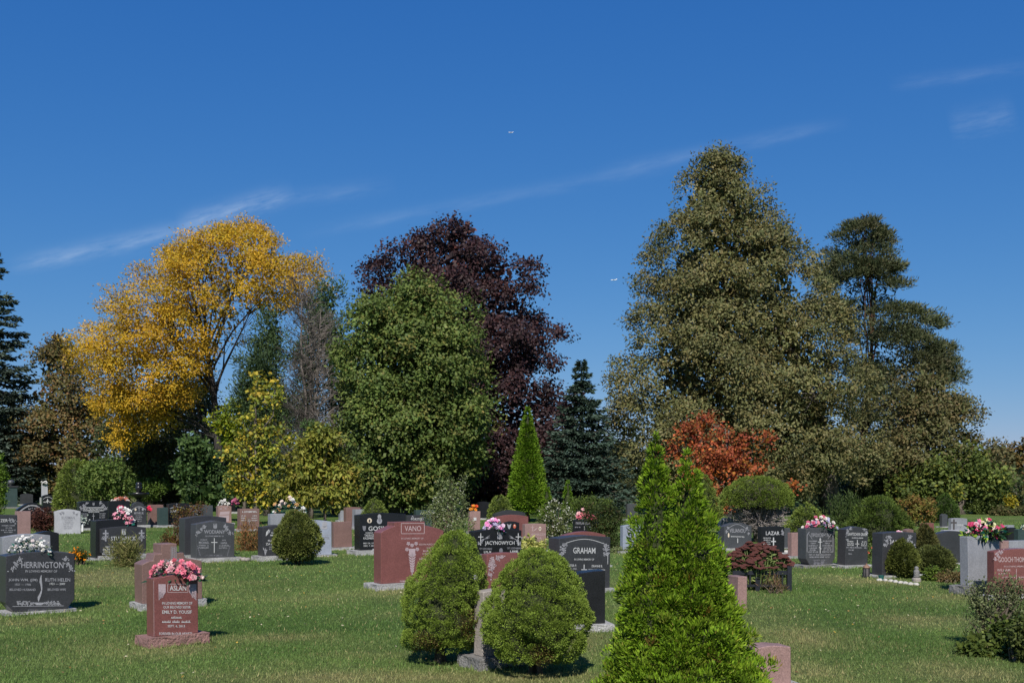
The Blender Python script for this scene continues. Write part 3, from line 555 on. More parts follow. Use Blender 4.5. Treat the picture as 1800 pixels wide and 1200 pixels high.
# dense wood behind, each tree its own
bgspec = [(20, 815, 60), (-40, 800, 70), (150, 840, 60), (285, 835, 70), (450, 815, 75), (590, 800, 70), (700, 800, 75), (830, 800, 80), (960, 800, 75), (1090, 805, 70), (1220, 810, 75), (1350, 805, 80), (1500, 800, 75), (1560, 820, 65), (1650, 845, 60), (1740, 855, 50), (1840, 845, 60)]
bgwhere = ['far left behind the spruce', 'just inside the left edge', 'behind the clipped green dome', 'behind the shaded tree', 'behind the narrow juniper', 'behind the bare tree', 'behind the green maple trunk', 'behind the purple maple trunk', 'behind the green cone cedar', 'behind the blue spruce', 'behind the orange maple', 'behind the mushroom shaped shrub', 'behind the pyramid tree trunk', 'below the pine', 'below the olive tree', 'near the right edge', 'cut by the right edge']
for (u, v, hw), wh in zip(bgspec, bgwhere):
    D = rng.uniform(100, 112) if u < 200 else rng.uniform(84, 96); q = rng.choice(3)
    tree('woodland_tree', 'dark leafy woodland tree ' + wh, D, u + rng.uniform(-15, 15), [(u, v, hw * .8, 50), (u - hw * .55, v + 28, hw * .6, 38), (u + hw * .55, v + 22, hw * .6, 40), (u, v + 45, hw * 1.1, 42)],
         [[c(62, 70, 38), c(50, 60, 34)], [c(74, 76, 42), c(58, 64, 38)], [c(56, 66, 42), c(46, 56, 36)]][q], leaf=(.36, .25), rc=1.0, per=26, dens=.9, inner=.3, trunk_r=.22, group='woodland trees behind the cemetery', twigs=3, limbs=False)

# ------------------------------------------------------------------ clipped evergreens and shrubs, far to near
SPR = [c(104, 120, 46) + (3,), c(90, 108, 42) + (3,), c(120, 134, 56) + (1.5,)]
SPRN = [c(118, 138, 52) + (3,), c(106, 126, 46) + (3,), c(130, 148, 62) + (1.2,)]
SPRF = [c(112, 126, 54) + (3,), c(98, 114, 50) + (3,), c(126, 136, 64) + (1,)]
THU = [c(98, 128, 28) + (3,), c(82, 114, 24) + (3,), c(118, 142, 38) + (1.5,)]
topiary('cone_cedar', 'tall slim bright green cone cedar before the purple maple', 927, 717, 890, 31, 45, 'cone', THU, puff=.17, npuff=520, per=36, leaf=(.13, .05), z_base=.5, lumps=.05, cat='tree')
topiary('small_cone_cedar', 'knee high green cone right beside the tall slim cone cedar', 962, 848, 893, 10, 43, 'cone', THU, puff=.08, npuff=90, per=22, leaf=(.09, .035), lumps=.05, z_base=.1)
topiary('small_cone_cedar', 'small green cone standing alone before the blue spruce', 998, 842, 893, 11, 43, 'cone', THU, puff=.08, npuff=90, per=22, leaf=(.09, .035), lumps=.05, z_base=.1)
topiary('dome_spruce', 'low green dome left of the tall slim cone cedar', 880, 872, 918, 21, 40, 'dome', SPRF, puff=.09, npuff=160, per=26, leaf=(.08, .03), lumps=.04, z_base=.05)
topiary('cone_spruce', 'pointed green mound behind the black headstone with oval portrait', 659, 875, 925, 26, 36, 'roundcone', SPRF, puff=.08, npuff=200, per=26, leaf=(.07, .028), lumps=.04, z_base=.05)
topiary('dome_yew', 'large smooth clipped green dome at far left', 136, 808, 890, 36, 50, 'dome', SPRF, puff=.14, npuff=320, per=30, leaf=(.12, .045), lumps=.05, z_base=.1)
bush('leafy_bush', 'big round leafy green bush beside the clipped dome', 186, 845, 46, 40, 44, [c(98, 116, 52) + (3,), c(80, 100, 44) + (3,), c(120, 130, 66) + (1,)], leaf=(.12, .08), n_cl=170, per=40, rc=.3)
bush('low_hedge_bush', 'low light green hedge patch behind the black urn', 262, 858, 38, 20, 62, [c(88, 108, 42), c(76, 96, 38)], leaf=(.14, .09), n_cl=70, per=40, rc=.32)
bush('left_edge_bush', 'bright green narrow bush cut by the left edge', -4, 850, 14, 60, 40, [c(96, 122, 36), c(80, 106, 32)], leaf=(.1, .05), n_cl=80, per=40, rc=.2)
bush('far_left_bush', 'rounded yellow green bush behind the tall dark pedestal', 50, 844, 20, 20, 96, [c(86, 100, 40), c(76, 90, 40)], leaf=(.16, .1), n_cl=60, per=36, rc=.34)
bush('far_left_bush', 'olive bush behind the white headstone', 94, 840, 24, 22, 97, [c(80, 88, 40), c(66, 78, 36)], leaf=(.16, .1), n_cl=60, per=36, rc=.34)
bush('olive_bush', 'small olive bush behind the pink far headstones', 345, 885, 26, 16, 48, [c(104, 108, 44), c(84, 92, 40)], leaf=(.1, .06), n_cl=50, per=34, rc=.2)
topiary('dome_spruce', 'green dome half hidden behind the foreground cedar', 1236, 832, 910, 31, 34, 'roundcone', SPRF, puff=.09, npuff=230, per=28, leaf=(.08, .03), lumps=.04, z_base=.15)
m_t = topiary('mushroom_spruce', 'mushroom shaped clipped spruce with bare dead lower branches', 1331, 838, 905, 57, 29, 'dome', SPR, puff=.085, npuff=520, per=36, leaf=(.05, .022), lumps=.08, shell=.25, scales=.7, z_base=EYE - (888 - HOR) / F * 29, stem=False, core_col=(.05, .042, .034), cat='tree')
g = Geo(); g.tube([(0, 0, -.1), (.02, 0, .35), (-.02, 0, 1.0)], [.13, .11, .07], 9); link('trunk', g.mesh('trunk', bark('bark_shrub', (.11, .085, .06)), True), m_t)
g = Geo()
for i in range(560):
    a_ = rng.uniform(0, 6.283); a_ = -abs(a_) if rng.random() < .3 else a_; s = Vector((0, 0, rng.uniform(.25, .85))); ln = rng.uniform(.4, .98); e = s + Vector((math.cos(a_) * ln, math.sin(a_) * ln * .8, rng.uniform(-.15, .45) * ln)); e.z = min(e.z, 1.0); md = s.lerp(e, .5) + Vector((0, 0, .06))
    g.tube([s, md, e], [.013, .010, .005], 3, False)
    for q in range(5):
        st = s.lerp(e, rng.uniform(.3, 1)); g.tube([st, st + Vector(rng.normal(size=3)) * .09], [.007, .004], 3, False)
link('dead_branches', g.mesh('dead_branches', bark('bark_dead_grey', (.30, .26, .24))), m_t)
topiary('dome_spruce', 'green rounded cone behind the grey headstone with pansies', 1417, 884, 975, 36, 28, 'roundcone', SPRF, puff=.08, npuff=260, per=30, leaf=(.065, .025), lumps=.05, z_base=.05)
topiary('rounded_yew', 'large dark rounded yew behind the black headstones at right', 1543, 872, 985, 50, 27, 'bell', [c(76, 92, 36) + (3,), c(64, 82, 32) + (3,), c(92, 106, 42) + (1,)], puff=.11, npuff=330, per=36, leaf=(.08, .028), lumps=.16, z_base=.05, jit=.2)
topiary('cone_spruce', 'pointed green cone rising behind the large rounded yew', 1560, 866, 960, 30, 33, 'cone', SPRF, puff=.09, npuff=200, per=26, leaf=(.07, .028), lumps=.04, z_base=.05)
topiary('cone_spruce', 'lone dark green cone among the far headstones at right', 1661, 866, 918, 21, 44, 'roundcone', [c(76, 98, 40), c(66, 88, 36)], puff=.1, npuff=150, per=26, leaf=(.09, .035), lumps=.03, z_base=.05)
bush('autumn_bush', 'reddish olive bush between the yew and the lone dark cone', 1608, 895, 36, 26, 40, [c(118, 112, 50) + (3,), c(96, 98, 44) + (2,), c(150, 98, 62) + (1,)], leaf=(.09, .055), n_cl=110, per=38, rc=.2)
bush('yellow_bush', 'small bright yellow bush at the far right', 1770, 882, 17, 20, 60, [c(160, 144, 36), c(134, 128, 38)], leaf=(.14, .09), n_cl=50, per=36, rc=.28)
bush('brown_bush', 'brown green bush under the small yellow bush', 1775, 905, 34, 20, 55, [c(86, 84, 48), c(98, 86, 54), c(76, 84, 42)], leaf=(.14, .09), n_cl=60, per=36, rc=.28)
bush('hedge_bush', 'green bush left of the small yellow bush', 1728, 890, 30, 26, 58, [c(88, 100, 46), c(74, 88, 42)], leaf=(.14, .09), n_cl=70, per=36, rc=.3)
bush('tall_weeds', 'tall spiky green weeds behind the dark headstones right of the tree trunk', 1485, 900, 36, 28, 36, [c(74, 90, 42), c(62, 78, 38)], leaf=(.16, .025), n_cl=70, per=34, rc=.2, upright=.7)
bush('white_flower_bush', 'tall sprawling shrub with small white blossoms behind the red headstone', 792, 912, 42, 38, 30, [c(112, 122, 76) + (3,), c(92, 104, 60) + (2,), c(130, 138, 96) + (1,)], leaf=(.075, .035), n_cl=150, per=34, rc=.16, upright=.25,
     flowers=([c(190, 190, 170)], 170, .03), lobes=[(792, 925, 42, 30), (790, 890, 34, 28), (765, 905, 22, 22), (790, 862, 9, 22), (812, 858, 5, 22), (775, 865, 4, 20)])
bush('white_flower_bush', 'spreading white blossom shrub left of the pink roses', 978, 918, 36, 34, 31, [c(104, 112, 66) + (3,), c(86, 96, 54) + (2,)], leaf=(.07, .035), n_cl=140, per=32, rc=.15, flowers=([c(206, 204, 190)], 300, .032), lobes=[(975, 905, 32, 24), (985, 935, 28, 26), (955, 925, 18, 16)])
bush('dark_yew', 'dark ragged yew right of the black headstone with pink roses', 1062, 935, 34, 50, 26, [c(66, 80, 36) + (3,), c(54, 68, 32) + (3,), c(96, 76, 48) + (.6,)], leaf=(.08, .025), n_cl=170, per=44, rc=.16, upright=.2, lobes=[(1062, 940, 28, 44), (1075, 915, 18, 24), (1045, 900, 22, 16), (1050, 965, 22, 22)])
bush('yew_groundcover', 'low green juniper behind the white blossom shrub', 1035, 885, 40, 12, 36, [c(88, 104, 40), c(74, 90, 38)], leaf=(.1, .03), n_cl=70, per=36, rc=.18)
bush('barberry', 'burgundy brown barberry bush behind the pale grey headstone', 76, 915, 27, 22, 34, [c(82, 48, 40) + (3,), c(64, 40, 34) + (2,), c(104, 64, 48) + (1,)], leaf=(.06, .04), n_cl=120, per=40, rc=.14)
bush('red_leaf_shrub', 'straggly red and yellow shrub left of the paired grey headstones', 306, 940, 18, 40, 27, [c(104, 56, 44) + (2,), c(92, 80, 42) + (2,), c(124, 112, 40) + (1,), c(76, 66, 36) + (1.5,)], leaf=(.06, .03), n_cl=90, per=34, rc=.13, upright=.3, lobes=[(300, 955, 15, 26), (316, 915, 14, 20), (345, 897, 18, 9)])
bush('dry_shrub', 'dry tan grasses and orange leaves right of the paired grey headstones', 440, 952, 26, 26, 25, [c(142, 112, 72) + (3,), c(112, 88, 52) + (2,), c(150, 80, 44) + (1,), c(92, 92, 46) + (1,)], leaf=(.11, .014), n_cl=70, per=34, rc=.17, upright=.55)
topiary('boxwood_ball', 'round boxwood between the dark headstone and the blue grey headstone', 523, 893, 985, 37, 20.5, 'egg', [c(98, 104, 48) + (3,), c(82, 92, 42) + (3,), c(118, 122, 62) + (1,)], puff=.075, npuff=330, per=44, leaf=(.045, .022), lumps=.10, z_base=.10, jit=.2)
bush('hosta', 'yellow and green variegated plant beside the black carved headstone', 932, 962, 24, 15, 22, [c(178, 176, 92) + (3,), c(130, 140, 66) + (2,), c(196, 190, 120) + (1,)], leaf=(.10, .06), n_cl=60, per=24, rc=.11, droop=.4)
bush('low_groundcover', 'pale low groundcover at the foot of the light blue grey headstone', 1092, 970, 22, 6, 24, [c(128, 134, 92), c(96, 110, 62)], leaf=(.05, .03), n_cl=50, per=28, rc=.09)
bush('rose_bush', 'thin rose bush with coral blooms before the black headstone at right', 1512, 965, 18, 26, 21, [c(98, 112, 58), c(82, 98, 50)], leaf=(.05, .03), n_cl=70, per=26, rc=.11, flowers=([c(214, 110, 86)], 7, .045))
topiary('boxwood_ball', 'round boxwood before the black headstone near the white edging stones', 1580, 946, 1020, 31, 17.6, 'egg', [c(92, 98, 42) + (3,), c(76, 86, 38) + (3,), c(110, 114, 52) + (1,)], puff=.065, npuff=280, per=44, leaf=(.04, .02), lumps=.08, z_base=.03, jit=.18)
topiary('boxwood_ball', 'round boxwood right of the white edging stones', 1641, 958, 1022, 30, 18.2, 'egg', [c(90, 96, 48) + (3,), c(76, 84, 42) + (3,)], puff=.07, npuff=260, per=42, leaf=(.045, .02), lumps=.10, z_base=.03, jit=.18)
topiary('tall_boxwood', 'upright brownish boxwood rising behind the two boxwood balls', 1626, 922, 1010, 20, 20, 'egg', [c(96, 92, 50), c(80, 82, 44)], puff=.07, npuff=200, per=40, leaf=(.045, .02), lumps=.10, z_base=.03, jit=.18)
bush('low_leafy_plant', 'small bright green leafy plant under the boxwoods at right', 1640, 1012, 17, 15, 17, [c(98, 116, 40), c(80, 98, 36)], leaf=(.05, .035), n_cl=45, per=28, rc=.08)
bush('dry_groundcover', 'brown dried plants left of the grey pillar stone', 1668, 1014, 18, 8, 16.6, [c(122, 98, 64), c(100, 86, 54), c(92, 92, 50)], leaf=(.06, .02), n_cl=50, per=26, rc=.08)
bush('grass_tuft', 'untidy green and tan tuft before the black headstone with crosses', 222, 975, 24, 20, 20, [c(124, 124, 72) + (2,), c(98, 104, 52) + (3,), c(150, 138, 92) + (1,)], leaf=(.16, .013), n_cl=60, per=36, rc=.14, upright=.5)
bush('marigolds', 'clump of bright orange marigolds left of the black headstones', 142, 975, 15, 9, 20.4, [c(70, 84, 36), c(58, 72, 32)], leaf=(.045, .02), n_cl=40, per=30, rc=.08, flowers=([c(232, 150, 24) + (3,), c(222, 132, 20) + (1,)], 60, .034), cat='flowers')
bush('red_flower_bed', 'low red and white flowers beside the dark headstone with cross', 1388, 978, 14, 6, 24, [c(84, 96, 50)], leaf=(.04, .02), n_cl=30, per=24, rc=.07, flowers=([c(190, 72, 70), c(212, 190, 190)], 30, .03), cat='flowers')
# near shrubs
BR = c(96, 84, 44)
topiary('dwarf_spruce', 'dense dwarf spruce, left of the foreground pair', 774, 931, 1152, 66, 9.05, 'haystack', SPRN, puff=.036, npuff=1500, per=40, leaf=(.015, .0085), lumps=.12, lump_scale=3.4, shell=.3, scales=.75, lean=.14, worley=(150, .22, .105), z_base=.14, jit=.14, brown=[(.30, .38, .13, BR), (-.1, .2, .12, BR)], holes=.55)
topiary('dwarf_spruce', 'dense dwarf spruce, right of the foreground pair', 942, 961, 1160, 84, 8.5, 'haystack', SPRN, puff=.036, npuff=1900, per=40, leaf=(.015, .0085), lumps=.11, lump_scale=3.4, shell=.3, scales=.75, worley=(190, .21, .11), z_base=.15, jit=.14, brown=[(.05, .22, .10, BR)], holes=.5)
Dc = 6.7; kk = Dc / F
topiary('cedar_shrub', 'bright green twin topped pyramid cedar in the foreground', 1206, 765, 1290, 145, Dc, 'cone', [c(114, 142, 28) + (3,), c(96, 126, 24) + (4,), c(136, 158, 46) + (1.5,), c(76, 102, 24) + (2,), c(122, 104, 52) + (.35,)], puff=.05, npuff=2700, per=32, leaf=(.034, .012), lumps=.22, lump_scale=6.5, shell=.35, scales=.35, z_base=.03, up=.55, jit=.20,
        tops=[(-.205, EYE - (766 - HOR) * kk, .29), (.005, EYE - (794 - HOR) * kk, .38), (.02, 1.25, .53)], brown=[(-.02, .95, .028, c(132, 88, 40)), (-.2, .98, .03, c(118, 80, 40)), (.07, .78, .022, c(128, 88, 44)), (.1, .5, .03, c(110, 88, 44)), (-.25, .6, .03, c(110, 88, 44))], holes=.35, cat='tree')
bush('foreground_shrub', 'loose grey green shrub in front of the red headstone at right', 1748, 1065, 46, 50, 9.9, [c(108, 116, 74) + (3,), c(88, 98, 60) + (3,), c(124, 128, 92) + (1,)], leaf=(.03, .015), n_cl=200, per=24, rc=.075, upright=.35, stems=22,
     lobes=[(1738, 1060, 30, 38), (1765, 1045, 28, 32), (1790, 1075, 26, 45), (1712, 1050, 12, 24), (1725, 1095, 26, 22)], stemc=(.09, .07, .05))
bush('ivy_groundcover', 'dark glossy low leaves at the foot of the foreground shrub', 1748, 1130, 48, 28, 9.45, [c(82, 96, 40) + (3,), c(66, 82, 34) + (3,), c(112, 122, 54) + (.8,)], leaf=(.055, .042), n_cl=150, per=26, rc=.09, stems=12, lobes=[(1745, 1138, 46, 22), (1770, 1118, 30, 24), (1712, 1152, 22, 10)])
bush('right_edge_shrub', 'dense low shrub cut by the right edge in the foreground', 1812, 1120, 28, 40, 9.0, [c(84, 92, 44), c(68, 80, 38)], leaf=(.04, .024), n_cl=120, per=34, rc=.08, stems=12)

# added dark leaf band standing in for the shade under the far trees
n = 18000; x = rng.uniform(-60, 56, n); y = np.where(x < -24, rng.uniform(99, 106, n), rng.uniform(72, 80, n)); top = 1.2 + 2.6 * fbm(x * .25, y * .25, 3); P = np.stack((x, y, rng.random(n) ** .8 * top), -1)
ug = link('shade_leaves', leaf_mesh('shade_leaves', P, rdirs(n), rdirs(n) + np.array((0, -.5, .6)), rng.uniform(.25, .5, n), rng.uniform(.16, .3, n), pick([c(64, 74, 40) + (2,), c(52, 62, 36) + (3,), c(84, 84, 46) + (1,)], n), leaf_mat('foliage_t30', trans=.3))); tag(ug, 'added dark green leaves standing in for shade under the far trees', 'shade_leaves', None, 'stuff')
# ------------------------------------------------------------------ headstones
GR = {
    'charcoal': granite('granite_charcoal', (.036, .036, .040), .32, .35), 'black': granite('granite_black', (.012, .012, .014), .25, .3), 'slate': granite('granite_slate', (.055, .057, .061), .38, .35),
    'grey': granite('granite_grey', (.22, .225, .245), .5, .28), 'pale': granite('granite_pale', (.33, .33, .35), .55, .2), 'bluegrey': granite('granite_bluegrey', (.24, .265, .32), .4, .22),
    'red': granite('granite_red', (.165, .062, .056), .34, .3), 'pink': granite('granite_pink', (.25, .155, .14), .45, .3), 'brown': granite('granite_brown', (.17, .10, .085), .45, .3), 'green': granite('granite_green', (.035, .055, .052), .3, .3),
    'rock': granite('granite_rough', (.30, .295, .29), .8, .3, .9), 'rockred': granite('granite_rough_red', (.22, .12, .105), .8, .3, .9), 'rockdark': granite('granite_rough_dark', (.17, .165, .16), .8, .3, .9), 'redpol': granite('granite_red_dark', (.17, .075, .065), .4, .3),
    'tan': granite('granite_tan', (.27, .24, .215), .7, .2, .3)}
INK = {'white': plain('engraving_white', (.46, .46, .46), .8, var=.2, scale=60), 'soft': plain('engraving_grey', (.27, .27, .29), .8, var=.25, scale=60), 'pink': plain('engraving_pink', (.40, .30, .30), .8, var=.2, scale=60), 'dark': plain('engraving_dark', (.16, .16, .18), .8, var=.25, scale=60),
       'gold': plain('photo_cream', (.62, .52, .40), .4), 'photo': plain('photo_dark', (.07, .06, .06), .4), 'red': plain('carved_red_frost', (.36, .28, .30), .85, var=.2, scale=80), 'cloth': plain('photo_red', (.45, .10, .06), .5)}
TXT = {}
def text_geo(s):
    if s in TXT: return TXT[s]
    cu = bpy.data.curves.new('lettering', 'FONT'); cu.body = s; cu.resolution_u = 2; cu.size = 1; cu.fill_mode = 'FRONT'; cu.offset = 0.008
    ob = bpy.data.objects.new('lettering', cu); me = bpy.data.meshes.new_from_object(ob)
    n = len(me.vertices); V = np.empty(n * 3, dtype=np.float32); me.vertices.foreach_get('co', V); V = V.reshape(-1, 3)[:, :2].astype(float); fs = [tuple(p.vertices) for p in me.polygons]
    bpy.data.meshes.remove(me); bpy.data.objects.remove(ob); bpy.data.curves.remove(cu)
    if n: V -= V.min(0); V /= np.maximum(V.max(0), 1e-6)
    TXT[s] = (V, fs); return TXT[s]

class Face:
    """flat carving drawn in photo pixels and laid on the front face of a stone"""
    def __init__(s, A, D0, r, z0): s.Ax, s.D0, s.r, s.z0 = A[0], D0, r, z0; s.L = {}; s.cur = None; s.cnt = 0
    def x(s, u): k = (u - 900) / F; return (k * s.D0 - s.Ax) / (math.cos(s.r) - k * math.sin(s.r))
    def loc(s, u, v, lift=.0025): x = s.x(u); D = s.D0 + x * math.sin(s.r); return (x, -lift, EYE - (v - HOR) / F * D - s.z0)
    def g(s, ink):
        nm = s.cur or ({'gold': 'portrait', 'photo': 'portrait', 'cloth': 'portrait'}.get(ink, 'carving'), 0)
        return s.L.setdefault((ink, nm), Geo())
    def part(s, nm, uniq=True): s.cnt += 1; s.cur = (nm, s.cnt if uniq else 0)
    def poly(s, pts, ink='white', lift=.0025): s.g(ink).add([s.loc(u, v, lift) for u, v in pts], [tuple(range(len(pts)))])
    def line(s, pts, w, ink='white'):
        for (a, b), (c_, d) in zip(pts[:-1], pts[1:]):
            L_ = math.hypot(c_ - a, d - b) or 1; nx_, ny_ = -(d - b) / L_ * w / 2, (c_ - a) / L_ * w / 2
            s.poly([(a + nx_, b + ny_), (c_ + nx_, d + ny_), (c_ - nx_, d - ny_), (a - nx_, b - ny_)], ink)
    def text(s, t, u, v, w, h, ink='white'):
        V, fs = text_geo(t); s.part('lettering', False)
        if len(V): s.g(ink).add([s.loc(u + (a - .5) * w, v + (.5 - b) * h) for a, b in V], fs)
        s.cur = None
    def marks(s, u, v, w, h, ink='soft'):
        """a worn line of small lettering too small to read"""
        x = u - w / 2; s.part('lettering', False)
        while x < u + w / 2:
            cw = h * rng.uniform(.35, .75)
            if rng.random() < .16: x += cw * .8; continue
            k = rng.integers(0, 3); a = max(.22 * h, .35)
            s.poly([(x, v - h / 2), (x + a, v - h / 2), (x + a, v + h / 2), (x, v + h / 2)], ink)
            if k == 0: s.poly([(x + a, v - h / 2), (x + cw, v - h / 2), (x + cw, v - h / 2 + a), (x + a, v - h / 2 + a)], ink); s.poly([(x + a, v), (x + cw * .8, v), (x + cw * .8, v + a), (x + a, v + a)], ink)
            elif k == 1: s.poly([(x + cw - a, v - h / 2), (x + cw, v - h / 2), (x + cw, v + h / 2), (x + cw - a, v + h / 2)], ink); s.poly([(x + a, v - a / 2), (x + cw - a, v - a / 2), (x + cw - a, v + a / 2), (x + a, v + a / 2)], ink)
            else: s.poly([(x + a, v + h / 2 - a), (x + cw, v + h / 2 - a), (x + cw, v + h / 2), (x + a, v + h / 2)], ink)
            x += cw * 1.35
        s.cur = None
    def disc(s, u, v, ru, rv=None, ink='white', n=14, lift=.0025): rv = rv or ru; s.poly([(u + ru * math.cos(6.2832 * i / n), v + rv * math.sin(6.2832 * i / n)) for i in range(n)], ink, lift)
    def rose(s, u, v, r, ink='soft'):
        for i in range(5): a = 6.2832 * i / 5 + .3; s.disc(u + r * .62 * math.cos(a), v + r * .62 * math.sin(a), r * .36, ink=ink, n=7)
        s.disc(u, v, r * .26, ink=ink, n=6)
    def leaf(s, u, v, du, dv, w, ink='soft'): L_ = math.hypot(du, dv); nx_, ny_ = -dv / L_ * w, du / L_ * w; s.poly([(u, v), (u + du * .5 + nx_, v + dv * .5 + ny_), (u + du, v + dv), (u + du * .5 - nx_, v + dv * .5 - ny_)], ink)
    def spray(s, u0, v0, u1, v1, r, ink='soft', n=4):
        s.part('floral_carving')
        for i in range(n):
            t = i / (n - 1) if n > 1 else 0; u = u0 + (u1 - u0) * t; v = v0 + (v1 - v0) * t
            if i % 2 == 0: s.rose(u, v, r, ink)
            for q in range(4): a = rng.uniform(0, 6.28); s.leaf(u + math.cos(a) * r * .8, v + math.sin(a) * r * .8, math.cos(a) * r * 1.1, math.sin(a) * r * 1.1, r * .32, ink)
        s.cur = None
    def cross(s, u, v0, v1, arm, w, va=None, ink='white', ortho=False):
        va = va if va is not None else v0 + (v1 - v0) * .32; s.part('carved_cross')
        s.line([(u, v0), (u, v1)], w, ink); s.line([(u - arm, va), (u - w * .55, va)], w, ink); s.line([(u + w * .55, va), (u + arm, va)], w, ink)
        if ortho:
            s.line([(u - arm * .5, va - (va - v0) * .55), (u - w * .55, va - (va - v0) * .55)], w, ink); s.line([(u + w * .55, va - (va - v0) * .55), (u + arm * .5, va - (va - v0) * .55)], w, ink); vb = v0 + (v1 - v0) * .66
            s.line([(u - arm * .55, vb - 1.4), (u - w * .5, vb - .3)], w, ink); s.line([(u + w * .5, vb + .3), (u + arm * .55, vb + 1.6)], w, ink)
        s.cur = None
    def trident(s, u, v, h, ink='soft'):
        w = h * .62; a = h * .11; s.part('carved_trident')
        for k in (-1, 0, 1): s.line([(u + k * w * .45, v - h / 2), (u + k * w * .45, v + h * .28)], a, ink)
        s.line([(u - w * .45 - a * .5, v + h * .28 + a / 2), (u + w * .45 + a * .5, v + h * .28 + a / 2)], a, ink); s.line([(u - w * .22, v - h * .2), (u - w * .22, v + h * .27)], a * .8, ink); s.line([(u + w * .22, v - h * .2), (u + w * .22, v + h * .27)], a * .8, ink)
        s.poly([(u - a, v + h * .28 + a), (u + a, v + h * .28 + a), (u, v + h / 2)], ink); s.cur = None
    def box(s, u0, v0, u1, v1, w, ink='white'):
        s.part('name_frame'); s.line([(u0, v0), (u1, v0)], w, ink); s.line([(u0, v1), (u1, v1)], w, ink); s.line([(u0, v0 + w / 2), (u0, v1 - w / 2)], w, ink); s.line([(u1, v0 + w / 2), (u1, v1 - w / 2)], w, ink); s.cur = None

BASES = []; STONE = {}
def profile_pts(shape, w, h, rise, p):
    def curve(fn, n=18): return [(w * i / n, h + rise * fn(i / n)) for i in range(n, -1, -1)]
    if shape == 'flat': top = [(w, h), (0, h)]
    elif shape == 'arch': top = curve(lambda t: math.sin(math.pi * t))
    elif shape == 'serp': top = curve(lambda t: .5 - .5 * math.cos(2 * math.pi * t))
    elif shape == 'peak': top = [(w, h), (w * .5, h + rise), (0, h)]
    elif shape == 'shoulder': s = w * .16; top = [(w, h), (w - s, h)] + [(s + (w - 2 * s) * (1 - i / 12), h + rise * (.35 + .65 * math.sin(math.pi * i / 12))) for i in range(13)] + [(s, h), (0, h)]
    elif shape == 'slope_r': top = [(w, h - rise)] + [(w * (1 - t), h - rise * (1 - t) ** 2) for t in (.25, .5, .75)] + [(0, h)]
    elif shape == 'slope_l': top = [(w, h + rise)] + [(w * (1 - t), h + rise * (1 - t ** 2)) for t in (.25, .5, .75)] + [(0, h)]
    elif shape == 'tab':
        a, b, th = p['a'], p['b'], p['th']; top = [(w, h)] + [(b + (w - b) * (1 - i / 6), h + rise * (i / 6) ** .75) for i in range(1, 7)] + [(b, h + th), (a, h + th)] + [(a * (1 - i / 6), h + rise * (1 - i / 6) ** .75) for i in range(0, 6)] + [(0, h)]
    elif shape == 'cross':
        c_, a, cw, ch, av, ah = p['c'], p['a'], p['cw'], p['ch'], p['av'], p['ah']   # centre, arm half, stem half, cross height above shoulder, arm top/height
        top = [(w, h)] + [(c_ + a + .02 + (w - c_ - a - .02) * (1 - i / 6), h + rise * math.sin(i / 6 * 1.57)) for i in range(1, 7)] + [(c_ + a, h + av), (c_ + cw, h + av), (c_ + cw, h + ch), (c_ - cw, h + ch), (c_ - cw, h + av), (c_ - a, h + av)] + [((c_ - a - .02) * (1 - i / 6), h + rise * math.sin((1 - i / 6) * 1.57)) for i in range(0, 6)] + [(0, h)]
    else: top = [(w, h), (0, h)]
    return top
